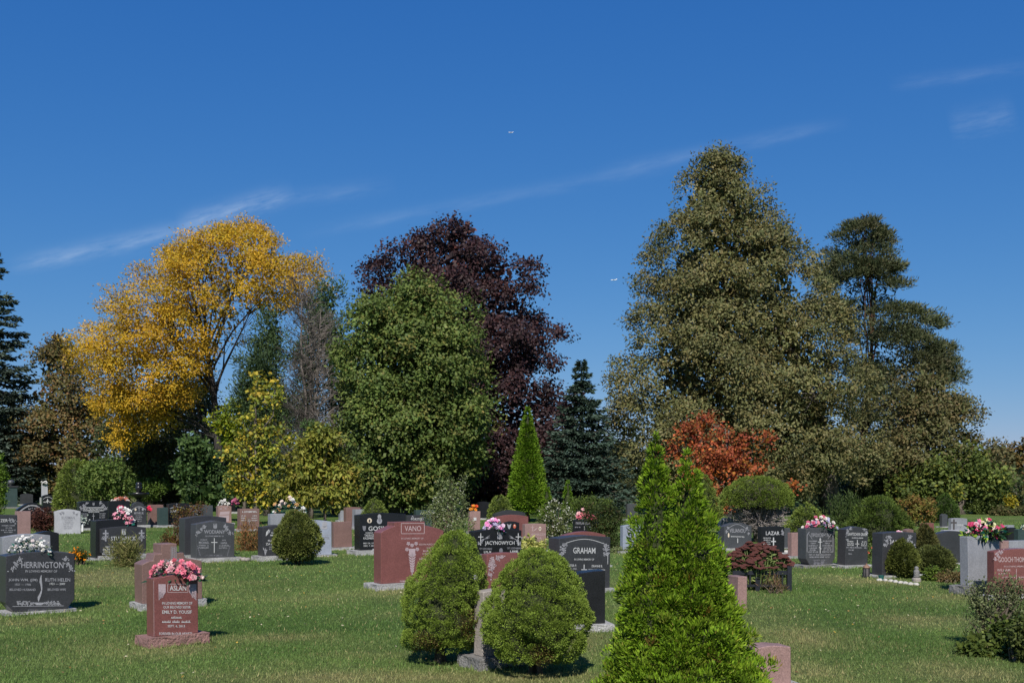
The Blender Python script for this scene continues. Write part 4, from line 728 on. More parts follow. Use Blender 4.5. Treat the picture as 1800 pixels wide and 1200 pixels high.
def stone(key, label, xl, xs, xr, yt, yb, hb, color, shape='serp', rise=0, r=38, base='rock', carve=None, t=None, p=None, chamfer=0, cat='headstone', base_out=(.12, .10), name='headstone', taper=0, depth=None, group=None):
    r = R(r); D0 = depth or (G(yb + hb) + (.10 if hb else 0)); ks, kr, kl = [(q - 900) / F for q in (xs, xr, xl)]
    A = (ks * D0, D0); w = (kr * D0 - A[0]) / (math.cos(r) - kr * math.sin(r))
    if t is None: den = math.sin(r) + kl * math.cos(r); t = (A[0] - kl * D0) / den if (xl < xs - 1 and den > .05) else .2
    t = min(max(t, .14), .34)
    z0 = max(EYE - (yb - HOR) / F * D0, .03) if hb else -.03
    h = EYE - (yt - HOR) / F * D0 - z0; rm = rise / F * D0
    root = empty(name, (A[0], A[1], 0), label, cat, group, rz=r); root.rotation_euler = (rng.normal() * .008, rng.normal() * .008, r)
    fc = Face(A, D0, r, 0.0)
    pp = dict(p or {})
    if shape == 'tab': pp = dict(a=fc.x(p['u0']), b=fc.x(p['u1']), th=fc.loc(p['u0'], p['v'])[2] - z0 - h)
    if shape == 'cross':
        cx = fc.x(p['u']); sc = D0 / F; pp = dict(c=cx, a=p['arm'] * sc, cw=p['stem'] * sc, ch=(yt - p['v']) * sc, av=(yt - p['va']) * sc, ah=0)
    top = profile_pts(shape, w, h, rm, pp)
    ch = chamfer / F * D0
    bot = [(0, 0), (w, 0)] if not ch else [(0, ch), (ch * .8, 0), (w - ch * .8, 0), (w, ch)]
    pts = bot + top; n = len(pts); g = Geo()
    # gentle taper toward the top
    tp = taper
    vs = [(x + (w / 2 - x) * tp * (z / max(h, .1)), 0, z + z0) for x, z in pts] + [(x + (w / 2 - x) * tp * (z / max(h, .1)), t, z + z0) for x, z in pts]
    fs = [tuple(range(n)), tuple(range(2 * n - 1, n - 1, -1))] + [(i, i + n, (i + 1) % n + n, (i + 1) % n) for i in range(n)]
    g.add(vs, fs); me = g.mesh('stone', GR[color])
    bm = bmesh.new(); bm.from_mesh(me); bmesh.ops.recalc_face_normals(bm, faces=bm.faces)
    es = [e for e in bm.edges if len(e.link_faces) == 2 and e.calc_face_angle(0) > .5]
    bmesh.ops.bevel(bm, geom=es, offset=.006, segments=1, affect='EDGES', clamp_overlap=True); bm.to_mesh(me); bm.free(); me.update()
    body = link('stone', me, root)
    if hb:
        ox, oy = base_out; bm = bmesh.new(); bmesh.ops.create_cube(bm, size=1); bmesh.ops.subdivide_edges(bm, edges=bm.edges[:], cuts=7, use_grid_fill=True)
        for v in bm.verts:
            v.co = Vector((-ox + (v.co.x + .5) * (w + 2 * ox), -oy + (v.co.y + .5) * (t + 2 * oy), -.06 + (v.co.z + .5) * (z0 + .06)))
            if v.co.z < z0 - .004:
                q = mnoise.noise(v.co * 9 + Vector((len(STONE) * 3.1, 0, 0))); dirn = Vector((v.co.x - w / 2, v.co.y - t / 2, 0)); 
                if base.startswith('rock'): v.co += dirn.normalized() * q * .022
        bme = bpy.data.meshes.new('base'); bm.to_mesh(bme); bm.free(); bme.materials.append(GR[base]); link('base', bme, root)
        BASES.append((A, r, w, t, ox, oy))
    else: BASES.append((A, r, w, t, 0, 0))
    if carve:
        carve(fc)
        for (ink, (nm, _)), gg in fc.L.items(): link(nm, gg.mesh(nm, INK[ink]), body)
    STONE[key] = dict(root=root, A=A, D0=D0, r=r, w=w, t=t, z0=z0, h=h, rise=rm, face=fc)
    return root

# ---- carvings, drawn in photo pixels
def cv_flame(f):
    f.text('HERRINGTON', 74, 992, 74, 11, 'soft'); f.text('IN LOVING MEMORY OF', 72, 1003, 56, 4.2, 'soft')
    f.text('JOHN WM. (JIM)', 40, 1019, 51, 6, 'soft'); f.text('1921 — 1986', 40, 1026.5, 28, 3.8, 'soft'); f.text('BELOVED HUSBAND', 39.5, 1035.5, 46, 4, 'soft')
    f.text('RUTH HELEN', 101, 1018, 44, 6, 'soft'); f.text('1921 — 2009', 100.5, 1025, 27, 3.8, 'white'); f.text('BELOVED WIFE', 99.5, 1035, 32, 4, 'soft'); f.text('ETERNAL LOVE', 66.5, 1072, 34, 3.4, 'dark')
    L = [(71.5, 1010), (69.5, 1016), (69, 1022), (71, 1029), (72, 1036), (69, 1043), (66, 1048), (66, 1052), (67.5, 1057)]; Rr = [(72.8, 1010), (72.5, 1018), (74, 1026), (74, 1034), (73, 1042), (70.5, 1049), (68.8, 1057)]
    for (a, b), (c_, d) in zip(zip(L[:-1], L[1:]), zip(np.linspace(0, 5, 9)[:-1], np.linspace(0, 5, 9)[1:])):
        q = lambda s_: tuple(np.array(Rr[min(int(s_), 5)]) * (1 - (s_ - min(int(s_), 5))) + np.array(Rr[min(int(s_), 5) + 1]) * (s_ - min(int(s_), 5)))
        f.poly([a, q(c_), q(d), b], 'soft')
    f.poly([(58, 1058), (79, 1058), (73, 1062.5), (64, 1062.5)], 'soft'); f.line([(22, 1065), (112, 1063.5)], .9, 'soft')
    f.spray(32, 1060, 55, 1060, 2.8, 'soft', 7); f.spray(82, 1059, 103, 1060, 2.8, 'soft', 7)
    f.spray(34, 983, 18, 1003, 3.4, 'soft', 6); f.spray(114, 982, 126, 1002, 3.4, 'soft', 6)
def cv_aslan(f):
    f.box(295.5, 1026, 331, 1040.5, .9, 'pink'); f.text('ASLAN', 313.5, 1033, 29, 9, 'white')
    f.text('IN LOVING MEMORY OF', 312, 1059.5, 53, 4.6, 'white'); f.text('OUR BELOVED SISTER', 311.5, 1066.5, 48, 4.4, 'white'); f.text('EMILY D. YOUSIF', 311.5, 1075, 52, 6, 'white')
    f.text('SEPT. 6, 2013', 310, 1100, 30, 4.8, 'white'); f.text('FOREVER IN OUR HEARTS', 309, 1113, 58, 4.6, 'white')
    for (u0, u1, v) in ((301, 320, 1084.5), (285, 300, 1092), (303, 316, 1092), (319, 335, 1092)):
        f.line([(u0, v + 1), (u1, v + 1)], 1.0, 'white')
        for q in np.arange(u0 + 1, u1, 2.6): f.line([(q, v + .6), (q + .6, v - rng.uniform(.8, 2.4))], .9, 'white')
    for s_, e in ((279, 1), (346, -1)):
        f.poly([(s_, 1026), (s_ + e * 13, 1026), (s_ + e * 13, 1040), (s_ + e * 9, 1046), (s_ + e * 4, 1050), (s_ + e * .5, 1055)], 'red')
        for q in range(5): f.rose(s_ + e * (2.5 + (q % 2) * 4), 1050 - q * 2.2, 2.4, 'red')
    f.line([(270.8, 1020), (270.8, 1118)], .5, 'pink')
def cv_wod(f):
    f.text('WODIANY', 377, 934, 37, 6.5, 'soft'); f.text('IN LOVING MEMORY OF', 377, 941.5, 32, 2.6, 'soft'); f.trident(378, 924, 9, 'soft')
    f.cross(376.5, 945, 971, 5.5, 1.2, 952.5, 'white'); f.text('MICHAEL', 358.5, 953, 18, 4, 'soft'); f.text('HAFIA', 393.5, 953.5, 11, 3.6, 'soft')
    f.text('HUSBAND', 358, 948, 12, 2.2, 'soft'); f.text('WIFE', 393.5, 948.5, 7, 2.2, 'soft')
    for v in (958, 962): f.marks(358.5, v, 18, 2.4); f.marks(393.5, v, 17, 2.4)
    f.marks(375, 975.5, 30, 2, 'dark'); f.spray(358, 924, 347, 938, 2.6, 'soft', 6); f.spray(395, 924, 406, 938, 2.6, 'soft', 6)
    for e, u in ((1, 346), (-1, 405)):
        for q in range(5): f.leaf(u + e * q * 1.0, 958 + q * 3.6, e * 2.6, 3.6, .7, 'dark')
def cv_stu(f):
    f.text('STUPARICK', 217, 946, 44, 7, 'white'); f.text('IN LOVING MEMORY OF', 216.5, 953, 40, 2.6, 'white'); f.trident(218, 935, 10.5, 'white')
    for u in (186, 249): f.cross(u, 931, 951, 5, 2.4, 937, 'soft'); f.spray(u - 4, 946, u + 5, 942, 2.4, 'soft', 4)
    f.text('WILLIAM', 195.5, 961, 20, 4, 'white'); f.text('MARY', 237, 961, 14, 4, 'white'); f.marks(195, 965.5, 28, 2.6, 'white'); f.marks(195, 969.5, 26, 2.6, 'white'); f.text('BORN IN', 190, 973, 20, 2.8, 'white'); f.marks(193, 977, 15, 2.4, 'white'); f.marks(235, 965.5, 14, 2.6); f.marks(250, 973.5, 12, 2.4)
def cv_zay(f):
    f.leaf(467, 942, 6, -13, 2.4, 'white'); f.leaf(470, 938, 5, -8, 2, 'soft')
    for i, (t_, w, h) in enumerate((('IN', 6, 2.6), ('MEMORY', 12, 2.6), ('OF', 7, 2.6))): f.marks(482 + i, 935.5 + i * 4.6, w + 4, h, 'white')
    f.marks(484, 949.5, 26, 3, 'white'); f.text('ZAYACHKOWSKI', 491, 955.5, 48, 4, 'white'); f.marks(486, 960.5, 26, 2.2); f.marks(486, 964.5, 26, 2.2); f.leaf(466, 976, 1, -14, 2, 'soft'); f.leaf(465, 968, -3, -7, 1.2, 'soft'); f.leaf(466, 970, 4, -5, 1.2, 'soft')
def cv_gos(f):
    f.text('GOSINSKI', 672, 928.5, 48, 8, 'white'); f.text('HUSBAND', 649.5, 936, 13, 2.4, 'white'); f.text('TADEUSZ', 649.5, 940.5, 17, 4, 'white'); f.text('KAZIMIERZ', 649.5, 945.5, 21, 3.6, 'white'); f.text('MAY 24, 1924', 649.5, 954.5, 21, 3, 'white'); f.text('DEC. 7, 2013', 649.5, 959, 20, 3, 'white'); f.marks(663, 965, 16, 2.2, 'white')
    f.disc(650, 914.5, 4.2, 4.4, 'gold'); f.disc(650, 915, 1.6, 2.8, 'photo', lift=.004); f.disc(667.5, 908, 3.2, 4.5, 'soft'); f.disc(667.5, 915.5, 4.6, 5.2, 'soft'); f.disc(667.5, 913, 2, 4.5, 'dark', lift=.004); f.poly([(637.5, 924), (644, 924), (643, 931), (640.8, 933), (638.5, 931)], 'dark')
def cv_vano(f):
    f.box(705.5, 919.5, 746, 937.5, 1.0, 'pink'); f.text('VANO', 726, 928.5, 29, 9.5, 'pink'); f.text('IN LOVING MEMORY OF', 725, 946, 39, 3, 'pink')
    f.text('EDWARD JAMES', 757, 957, 40, 3.8, 'pink'); f.text('VANO', 756, 962.5, 13, 3.4, 'pink'); f.marks(756, 968, 24, 2.8, 'pink'); f.marks(756, 973, 26, 2.8, 'pink'); f.marks(754, 982, 34, 2.8, 'pink'); f.marks(718, 1021, 30, 2.6, 'red')
    for u, v in ((718, 955), (731.5, 955), (715.5, 965), (733.5, 965), (724.5, 958)): f.rose(u, v, 3.6, 'red')
    f.poly([(719, 964), (730, 964), (730, 974), (724.5, 978), (719, 974)], 'red')
    for q in range(7):
        v = 975 + q * 4.6
        for e in (-1, 1): f.leaf(724.5, v + 4, e * (7.5 - q * .75), -6, 1.5, 'red')
    f.line([(724.5, 972), (724.5, 1011)], 1.6, 'red')
def cv_jac(f):
    f.text('JACYNOWYCH', 877.5, 954.5, 52, 8.5, 'white'); f.trident(877.5, 941.5, 13, 'soft')
    for u, e in ((844, 1), (910, -1)):
        f.cross(u, 936.5, 958, 4.5, 1.4, 943, 'white')
        for q in range(4): f.leaf(u + e * 2, 950 - q, e * 15, -11 + q * 3, .5, 'soft')
        f.spray(u - 3 * e, 955, u + 2 * e, 950, 2.2, 'soft', 3)
    f.text('ТУТ СПОЧИВАЄ', 853, 964, 22, 3.2, 'soft'); f.text('ТУТ СПОЧИВАЄ', 903, 963, 25, 3.2, 'soft'); f.marks(856, 969.5, 12, 3.8, 'white'); f.marks(903, 968.5, 14, 3.8, 'white'); f.marks(853, 974, 20, 2.6); f.disc(880, 967, 3.2, 4.4, 'dark')
def cv_graham(f):
    f.text('GRAHAM', 1026, 966.5, 39, 10.5, 'white'); f.text('IN LOVING MEMORY OF', 1026, 982, 35, 3.2, 'white'); f.text('ALLISTER P.', 1002, 993, 22, 4, 'white'); f.text('APRIL 4, 1931', 1002, 999, 21, 2.8, 'white'); f.text('DEANNE B.', 1049, 993.5, 19, 4, 'white'); f.text('FEBRUARY 23, 1936', 1048.5, 1000, 29, 2.8, 'white')
    f.line([(1026, 991), (1026, 999)], 1.4, 'white'); f.line([(1021, 1000), (1031.5, 1000)], 1.2, 'white')
    arc = [(993 + (1060 - 993) * i / 20, 954 - 7.5 * math.sin(math.pi * i / 20)) for i in range(21)]; f.line(arc, .9, 'white'); f.spray(990, 957, 987.5, 972, 3.6, 'soft', 5); f.spray(1063, 957, 1066, 972, 3.6, 'soft', 5); f.line([(984.5, 972), (984.5, 988)], .8, 'white'); f.line([(1067.5, 972), (1067.5, 990)], .8, 'white')
def cv_proz(f):
    f.text('ПРОХОБЧУК', 1441.5, 940, 32, 6.5, 'soft'); f.cross(1441.5, 945, 972, 3.6, 1.2, 952, 'white', True)
    for v, w in ((950.5, 15), (954.5, 8), (958.5, 16), (962.5, 12), (966, 13), (969.5, 17)): f.marks(1429, v, w, 2.2); f.marks(1454, v, w, 2.2)
    f.marks(1440, 974.5, 38, 2.2); f.marks(1440, 978.5, 34, 2.2); f.marks(1439, 984, 20, 2, 'dark'); f.spray(1432, 990, 1448, 990, 2.4, 'dark', 6)
    for u, e in ((1418.5, 1), (1464, -1)): f.line([(u, 970), (u, 940), (u + e * 4, 934)], .9, 'soft'); f.line([(u + e * 3, 938), (u + e * 9, 947)], .6, 'soft')
def cv_sav(f):
    f.text('SAWTSCHUK·GRAEM', 1506, 938, 34, 5.4, 'white'); f.marks(1506, 944.5, 19, 2, 'white'); f.line([(1506, 948), (1506, 955)], 1.1, 'white'); f.line([(1502.5, 955), (1509.5, 955)], 1, 'white'); f.line([(1506, 956), (1506, 960)], 1, 'white')
    for v in (951, 954.5, 957.5): f.marks(1494, v, 11, 2, 'white'); f.marks(1517.5, v, 9, 2, 'white')
    f.marks(1505, 961.5, 36, 2); f.marks(1495, 966, 8, 2.2); f.marks(1494, 972.5, 8, 2.2); f.spray(1489, 933, 1493, 929, 2.2, 'soft', 3); f.spray(1487.5, 937, 1488, 948, 1.6, 'soft', 3); f.spray(1518, 929, 1522, 934, 2, 'soft', 3)
def cv_jar(f):
    f.text('JAREMA', 1580, 952, 34, 7, 'white'); f.spray(1562, 943, 1554, 957, 3, 'soft', 5); f.spray(1598, 944, 1604, 960, 3, 'soft', 5)
def cv_gooch(f):
    f.text('GOOCH·THOMPSON', 1787, 983, 64, 9, 'pink'); f.text('IN LOVING MEMORY OF', 1789, 995, 48, 2.8, 'pink'); f.text('WILLIAM', 1764, 1001.5, 23, 4.2, 'pink'); f.marks(1765, 1007.5, 20, 2.6, 'pink'); f.marks(1773, 1014, 22, 2.4, 'pink'); f.marks(1797, 1014, 16, 2.4, 'pink'); f.line([(1786.5, 999), (1786.5, 1023)], .8, 'pink'); f.marks(1797, 1036, 10, 2.4, 'pink'); f.spray(1750, 983, 1758, 970, 2.4, 'red', 5); f.spray(1752, 972, 1764, 968, 2, 'red', 4)
def cv_vel(f):
    f.text('VELIANOU', 1296, 931.5, 28, 7, 'soft'); f.marks(1296, 942, 23, 2.2, 'white'); f.line([(1296.5, 945), (1296.5, 953)], 1.3, 'white')
    f.line([(1281 + 29 * i / 12, 927 - 6.5 * math.sin(math.pi * i / 12)) for i in range(13)], .7, 'soft'); f.spray(1280, 927, 1277, 934, 1.8, 'soft', 3); f.spray(1312, 927, 1316, 936, 1.8, 'soft', 3); f.disc(1280.5, 940, 1.4, 4, 'gold')
def cv_laz(f):
    f.text('LAZAR', 1358, 936.5, 24, 6.5, 'white'); f.cross(1359.5, 944, 962, 4.2, 2, 951, 'white')
    for v in (945, 948.5, 952, 955.5, 959): f.marks(1347.5, v, 12, 1.8, 'white')
    f.spray(1374.5, 933, 1375, 938, 2, 'soft', 3)
def cv_kacz(f):
    f.box(146.5, 891.5, 183, 897.5, .7, 'white'); f.text('KACZKINOWYCZ', 164.5, 894.5, 33, 4.6, 'white'); f.marks(164, 899.7, 20, 1.8, 'white'); f.cross(164.5, 902, 914, 2.4, .8, 906.5, 'soft'); f.trident(165, 885.5, 5, 'soft')
    for v in (902.5, 906, 909.5): f.marks(148.5, v, 11, 1.8); f.marks(180, v, 10, 1.8)
    f.spray(153, 884, 143, 893, 2.2, 'soft', 5); f.spray(177, 884, 187, 894, 2.2, 'soft', 5)
def cv_kuss(f):
    f.text('KUSSMAN', 120, 909.5, 23, 5, 'dark')
    for v in (914.5, 918, 921.5, 925, 928.5): f.marks(120, v, 18 - (v % 3) * 2, 1.7, 'dark')
    f.spray(107, 903, 112, 901, 1.8, 'dark', 3); f.spray(130, 901, 135, 904, 1.8, 'dark', 3)
def cv_zer(f):
    f.text('ZER', 7.5, 914.5, 13, 5.4, 'white'); f.spray(18, 914, 27, 917, 2.4, 'soft', 4)
    for v, w in ((923.5, 24), (927.5, 12), (931.5, 26), (935, 15)): f.marks(15, v, w, 2, 'soft')
def cv_ledge(f): f.line([(34 + 45 * i / 12, 899 - 11.5 * math.sin(math.pi * i / 12)) for i in range(13)], 2.2, 'soft'); f.marks(57, 888, 15, 1.8, 'white'); f.spray(52, 894, 62, 894, 1.5, 'soft', 3)
def cv_wc(f): f.cross(84, 876.5, 884, 2.2, 1.3, 880, 'white'); f.line([(76 + 17 * i / 10, 877 - 4 * math.sin(math.pi * i / 10)) for i in range(11)], 1, 'soft'); f.marks(80, 882, 6, 2, 'white'); f.marks(89, 882, 5, 2, 'white'); f.marks(84.5, 873.5, 7, 1.6, 'white')
def cv_myn(f):
    f.text('MYHRUK', 244.5, 901.5, 17, 4, 'soft'); f.disc(238.5, 895, 1.7, 2.2, 'gold'); f.disc(251.3, 895, 1.7, 2.2, 'soft'); f.cross(244.8, 890, 898, 2, .7, 892.5, 'soft'); f.line([(232 + 25 * i / 10, 896 - 6 * math.sin(math.pi * i / 10)) for i in range(11)], .9, 'soft')
    for v in (906, 909, 912, 915.5): f.marks(244, v, 11, 1.6)
def cv_zam(f): f.text('ZAMBRI', 310, 897.5, 21, 4, 'white'); f.line([(299, 893), (311, 890), (324, 893)], 1.3, 'soft'); f.cross(311, 884.5, 889.5, 1.4, .7, 886, 'soft')
def cv_urs(f): f.text('HIRSCHEU', 345, 897.5, 17, 4, 'soft'); f.marks(345, 892.5, 13, 2, 'soft'); f.marks(345, 903, 12, 1.6, 'soft')
def cv_cua(f): f.text('KUALUVIA', 292.5, 875.2, 19, 2.8, 'white'); f.marks(287, 879.5, 10, 1.6, 'white'); f.leaf(280, 875, 2, -6, .8, 'soft'); f.leaf(293, 874, -1, -6, .8, 'soft')
def cv_pinkl(f): f.spray(389, 894, 400, 892, 1.7, 'red', 4); f.poly([(387, 899), (404, 898), (403, 903.5), (386, 904.5)], 'red'); f.poly([(385, 905.5), (403, 905), (402, 916), (384, 916.5)], 'red')
def cv_kow(f): f.text('KOWALCZYK', 947, 938.5, 25, 4, 'pink'); f.disc(949, 928.5, 2.2, 3.6, 'gold'); f.disc(949, 928.5, 1, 2, 'photo', lift=.004); f.cross(936, 923, 933, 2.5, .8, 926.5, 'pink'); f.leaf(936, 934, 10, -8, .8, 'pink'); f.marks(946, 945, 10, 2.2, 'pink'); f.marks(948, 949.5, 18, 2, 'pink')
def cv_cer(f): f.text('PAWLAK·CERKOWNYK', 1032, 919, 40, 4.6, 'soft'); f.line([(1027, 924), (1027, 931)], .9, 'soft'); f.marks(1015, 926, 9, 2, 'soft'); f.marks(1040, 925.5, 8, 2, 'soft'); f.marks(1040, 929, 10, 2, 'soft')
def cv_eagle(f): f.poly([(891, 920), (895, 922), (899, 920), (897, 927), (895, 931), (893, 927)], 'soft'); f.disc(904.5, 924.5, 2.6, 3.8, 'cloth'); f.disc(904.5, 923, 1.1, 1.4, 'gold', lift=.004); f.marks(898, 931.5, 16, 1.4, 'white'); f.disc(886.5, 923.5, 1.4, 3.2, 'gold')
def cv_for(f): f.text('FORSTER', 733, 911.8, 19, 4, 'white'); f.line([(722, 913), (725, 906), (728, 911)], .9, 'soft'); f.line([(744, 913), (743, 907)], .9, 'soft')
def cv_rse(f): f.text('ARSENYCH', 753, 901.3, 30, 4, 'white'); f.marks(752, 908, 18, 2, 'white')
def cv_bl(f): f.disc(571, 921, 4.6, 5.4, 'soft'); f.disc(570, 927, 6, 3, 'soft'); f.line([(563, 940), (581, 939)], .7, 'soft'); f.text('PETER', 573, 945.5, 13, 4.5, 'dark')
def cv_dark(f):
    for v in (906, 910, 914): f.marks(428, v, 8, 1.8, 'white'); f.marks(447, v, 9, 1.8, 'white')
    f.marks(438, 899, 24, 3, 'white'); f.cross(438, 911, 926, 2.6, 1.4, 915, 'soft')
def cv_redflower(f): f.spray(866, 984, 882, 978, 3.6, 'red', 5); f.spray(862, 990, 868, 998, 4, 'red', 4); f.spray(864, 1000, 862, 1014, 3, 'red', 4)
def cv_portrait(f): f.disc(1105.5, 934, 3, 5, 'photo'); f.disc(1105.5, 934, 1.6, 3.2, 'soft', lift=.004)
def cv_crossr(f): f.cross(1676.5, 912, 931, 5, 3.0, 918, 'photo'); f.text('HEINZ', 1688, 922, 11, 3, 'white'); f.spray(1684, 928, 1690, 926, 1.8, 'soft', 3)
def cv_knot(f):
    for q in range(5): v = 963 + q * 3.6; f.line([(303, v), (310, v + 3)], .8, 'soft'); f.line([(310, v), (303, v + 3)], .8, 'soft')
    f.box(302, 961.5, 311.5, 982, .6, 'soft'); f.spray(290, 986, 300, 986, 2, 'soft', 4); f.spray(313, 985, 322, 985, 2, 'soft', 4)
def cv_brownarch(f): f.line([(773 + 12 * i / 8, 911 - 5 * math.sin(math.pi * i / 8)) for i in range(9)], 1, 'red'); f.disc(779, 912, 3, 3.4, 'red'); f.spray(765, 907, 767, 912, 1.6, 'red', 2)

S = stone
# front rows
S('flame', 'dark grey headstone with carved eternal flame at the left edge', -4, 10, 131, 977, 1077, 7, 'charcoal', 'arch', 6, 40, 'rock', cv_flame, chamfer=17, base_out=(.02, .05))
S('rose', 'narrow red headstone with pink silk flowers on top', 258, 271, 349, 1016, 1119, 20, 'red', 'serp', 4, 40, 'rockred', cv_aslan, base_out=(.09, .08))
S('crossred', 'reddish brown headstone topped by a carved cross', 237, 251, 356, 992, 1061, 13, 'brown', 'cross', 6, 38, 'rock', cv_knot, p=dict(u=299, v=958, va=975, arm=26, stem=14), base_out=(.05, .05))
S('vano', 'wide red headstone with raised name tablet and carved flower column', 657, 670, 780, 936, 1026, 12, 'red', 'tab', 11, 33, 'rock', cv_vano, p=dict(u0=694, u1=747, v=917.5))
S('graham', 'black headstone with a carved rose arch behind the right dwarf spruce', 963, 982, 1072, 946, 1038, 9, 'charcoal', 'arch', 4, 34, 'rock', cv_graham, base_out=(.05, .06))
S('blackback', 'plain black headstone back with rising top right of the dwarf spruces', 978, 982, 1064, 1018, 1098, 14, 'black', 'slope_l', 14, 12, 'rock', t=.22, base_out=(.08, .08))
S('between', 'dark headstone with pale side wedged between the two dwarf spruces', 833, 848, 906, 1040, 1154, 24, 'tan', 'peak', 3, 36, 'rockdark', base_out=(.10, .10))
S('redcarved', 'low red headstone with carved flowers behind the dwarf spruces', 850, 856, 915, 974, 1066, 10, 'red', 'arch', 2, 33, 'rock', cv_redflower)
S('pinkback', 'pink brown headstone low at the right foot of the foreground cedar', 1318, 1325, 1391, 1139, 1212, 8, 'pink', 'serp', 3, 14, 'rock', t=.2)
S('brownside', 'narrow brown headstone edge peeking out right of the foreground cedar', 1278, 1297, 1313, 1013, 1072, 0, 'pink', 'flat', 0, 20)
S('pillar', 'tall light grey square headstone with large flower spray', 1688, 1703, 1759, 943, 1029, 17, 'grey', 'arch', 1, 26, 'rockdark', base_out=(.12, .10))
S('gooch', 'red headstone with corner vine carving at the right edge', 1743, 1748, 1836, 969, 1046, 8, 'red', 'arch', 4, 18, 'rock', cv_gooch, base_out=(.1, .08))
# second rows
S('wodback', 'plain dark headstone just behind the one with a tall thin cross', 311, 325, 398, 911, 975, 6, 'charcoal', 'arch', 4, 40, 'rock')
S('wod', 'dark grey headstone with tall thin cross and wheat sprays', 334, 345, 412, 921, 981, 8, 'slate', 'peak', 6, 38, 'rock', cv_wod, base_out=(.10, .06))
S('stuback', 'plain black headstone left of the one with two flowered crosses', 155, 168, 241, 915, 981, 5, 'black', 'arch', 2, 42, 'rock')
S('stu', 'black headstone with two flowered crosses and trident', 168, 177, 257, 929, 977, 9, 'charcoal', 'arch', 3, 40, 'rock', cv_stu, chamfer=6, base_out=(.04, .06))
S('zay', 'dark headstone with feather carving half hidden by the round boxwood', 453, 462, 515, 926, 977, 9, 'charcoal', 'serp', 3, 36, 'rock', cv_zay, base_out=(.12, .08))
S('bluegrey', 'light blue grey headstone with a carved rose right of the round boxwood', 547, 553, 583, 914, 975, 4, 'bluegrey', 'slope_r', 3, 22, 'rock', cv_bl)
S('brownplain', 'plain dark brown headstone left of the black portrait headstone', 583, 587, 619, 917, 962, 5, 'brown', 'flat', 0, 30, 'rock')
S('gos', 'black headstone with oval portrait on a thick light base', 623, 633, 714, 905, 967, 10, 'black', 'arch', 3, 33, 'rock', cv_gos, base_out=(.16, .10))
S('jac', 'black headstone with winged crosses and trident behind the dwarf spruces', 823, 833, 916, 934, 1010, 9, 'black', 'arch', 4, 33, 'rock', cv_jac)
S('proz', 'dark grey headstone with three barred cross and pansies on top', 1402, 1417, 1468, 929, 993, 7, 'slate', 'arch', 1, 27, 'rockdark', cv_proz, chamfer=11, base_out=(.14, .08))
S('sav', 'black peaked headstone behind the coral rose bush', 1471, 1486, 1525, 930, 993, 7, 'charcoal', 'peak', 5, 27, 'rock', cv_sav)
S('jar', 'black headstone with vine corners partly covered by a round boxwood', 1532, 1551, 1610, 937, 1011, 6, 'charcoal', 'arch', 2, 26, 'rock', cv_jar)
S('darkr', 'dark curved headstone left of the light grey square headstone', 1642, 1647, 1700, 938, 990, 5, 'charcoal', 'arch', 5, 24, 'rock')
S('palefront', 'light grey headstone behind white flowers at the left edge', 1, 6, 90, 944, 1008, 6, 'grey', 'arch', 4, 38, 'rock')
S('blackleft', 'black curved headstone behind the light grey one at left', 58, 64, 104, 938, 990, 5, 'black', 'arch', 4, 40, 'rock')
# third rows, left
S('zer', 'dark engraved headstone cut off by the left edge', -30, -24, 31, 906, 952, 6, 'charcoal', 'arch', 1, 40, 'rock', cv_zer)
S('pinkl', 'plain pinkish headstone beside the burgundy barberry', 22, 31, 54, 898, 945, 4, 'pink', 'flat', 0, 40, 'rock')
S('kuss', 'pale grey headstone standing alone on the left lawn', 93, 96, 142, 899, 938, 0, 'pale', 'arch', 4, 30, 'rock', cv_kuss)
S('kacz', 'black headstone with name plate and trident behind the pale grey one', 133, 140, 190, 882, 928, 4, 'black', 'arch', 2, 40, 'rock', cv_kacz)
S('kaczr', 'plain black headstone between the trident one and the shouldered one', 186, 191, 229, 881, 926, 3, 'black', 'arch', 1, 40, 'rock')
S('myn', 'dark shouldered headstone with two small portraits', 226, 229, 258, 889, 923, 5, 'charcoal', 'shoulder', 7, 34, 'rock', cv_myn)
S('redbrown', 'reddish headstone edge left of the thin green headstone', 258, 264, 287, 887, 922, 4, 'brown', 'flat', 0, 38, 'rock')
S('greenth', 'thin dark green headstone beside the reddish one', 276, 280, 296, 892, 923, 4, 'green', 'flat', 0, 38, 'rock')
S('zam', 'dark headstone with small cross behind the straggly red shrub', 291, 297, 333, 886, 922, 4, 'black', 'arch', 2, 36, 'rock', cv_zam)
S('urs', 'dark grey headstone with framed name behind the paired grey headstones', 333, 336, 374, 888, 922, 4, 'slate', 'arch', 1, 30, 'rock', cv_urs)
S('pinkrose', 'pink headstone with carved roses and panels behind the paired grey ones', 377, 384, 407, 890, 919, 3, 'pink', 'arch', 2, 32, 'rock', cv_pinkl)
S('cua', 'small dark headstone with white flowers under the dark leafy tree', 274, 277, 303, 868, 889, 3, 'black', 'flat', 0, 30, 'rock', cv_cua)
S('pinkfar', 'pale pink headstone top behind the olive bush', 298, 301, 334, 863, 888, 3, 'pink', 'flat', 0, 30, 'rock')
S('redfar', 'reddish headstone behind the one with carved roses', 383, 386, 396, 870, 896, 3, 'brown', 'flat', 0, 30, 'rock')
S('blackfar', 'black headstone left of the yellowing vine', 394, 399, 414, 868, 899, 3, 'black', 'flat', 0, 30, 'rock')
S('vinestone', 'greyish brown headstone under the yellowing vine tree', 415, 422, 456, 894, 930, 4, 'brown', 'flat', 0, 32, 'rock', cv_dark)
S('whitehid', 'pale headstone with a tall white and green bouquet behind the boxwood', 471, 476, 512, 903, 945, 4, 'grey', 'flat', 0, 32, 'rock')
S('ledge', 'wide black arched headstone behind the pinkish one', 25, 30, 83, 895, 915, 3, 'black', 'arch', 12, 38, 'rock', cv_ledge)
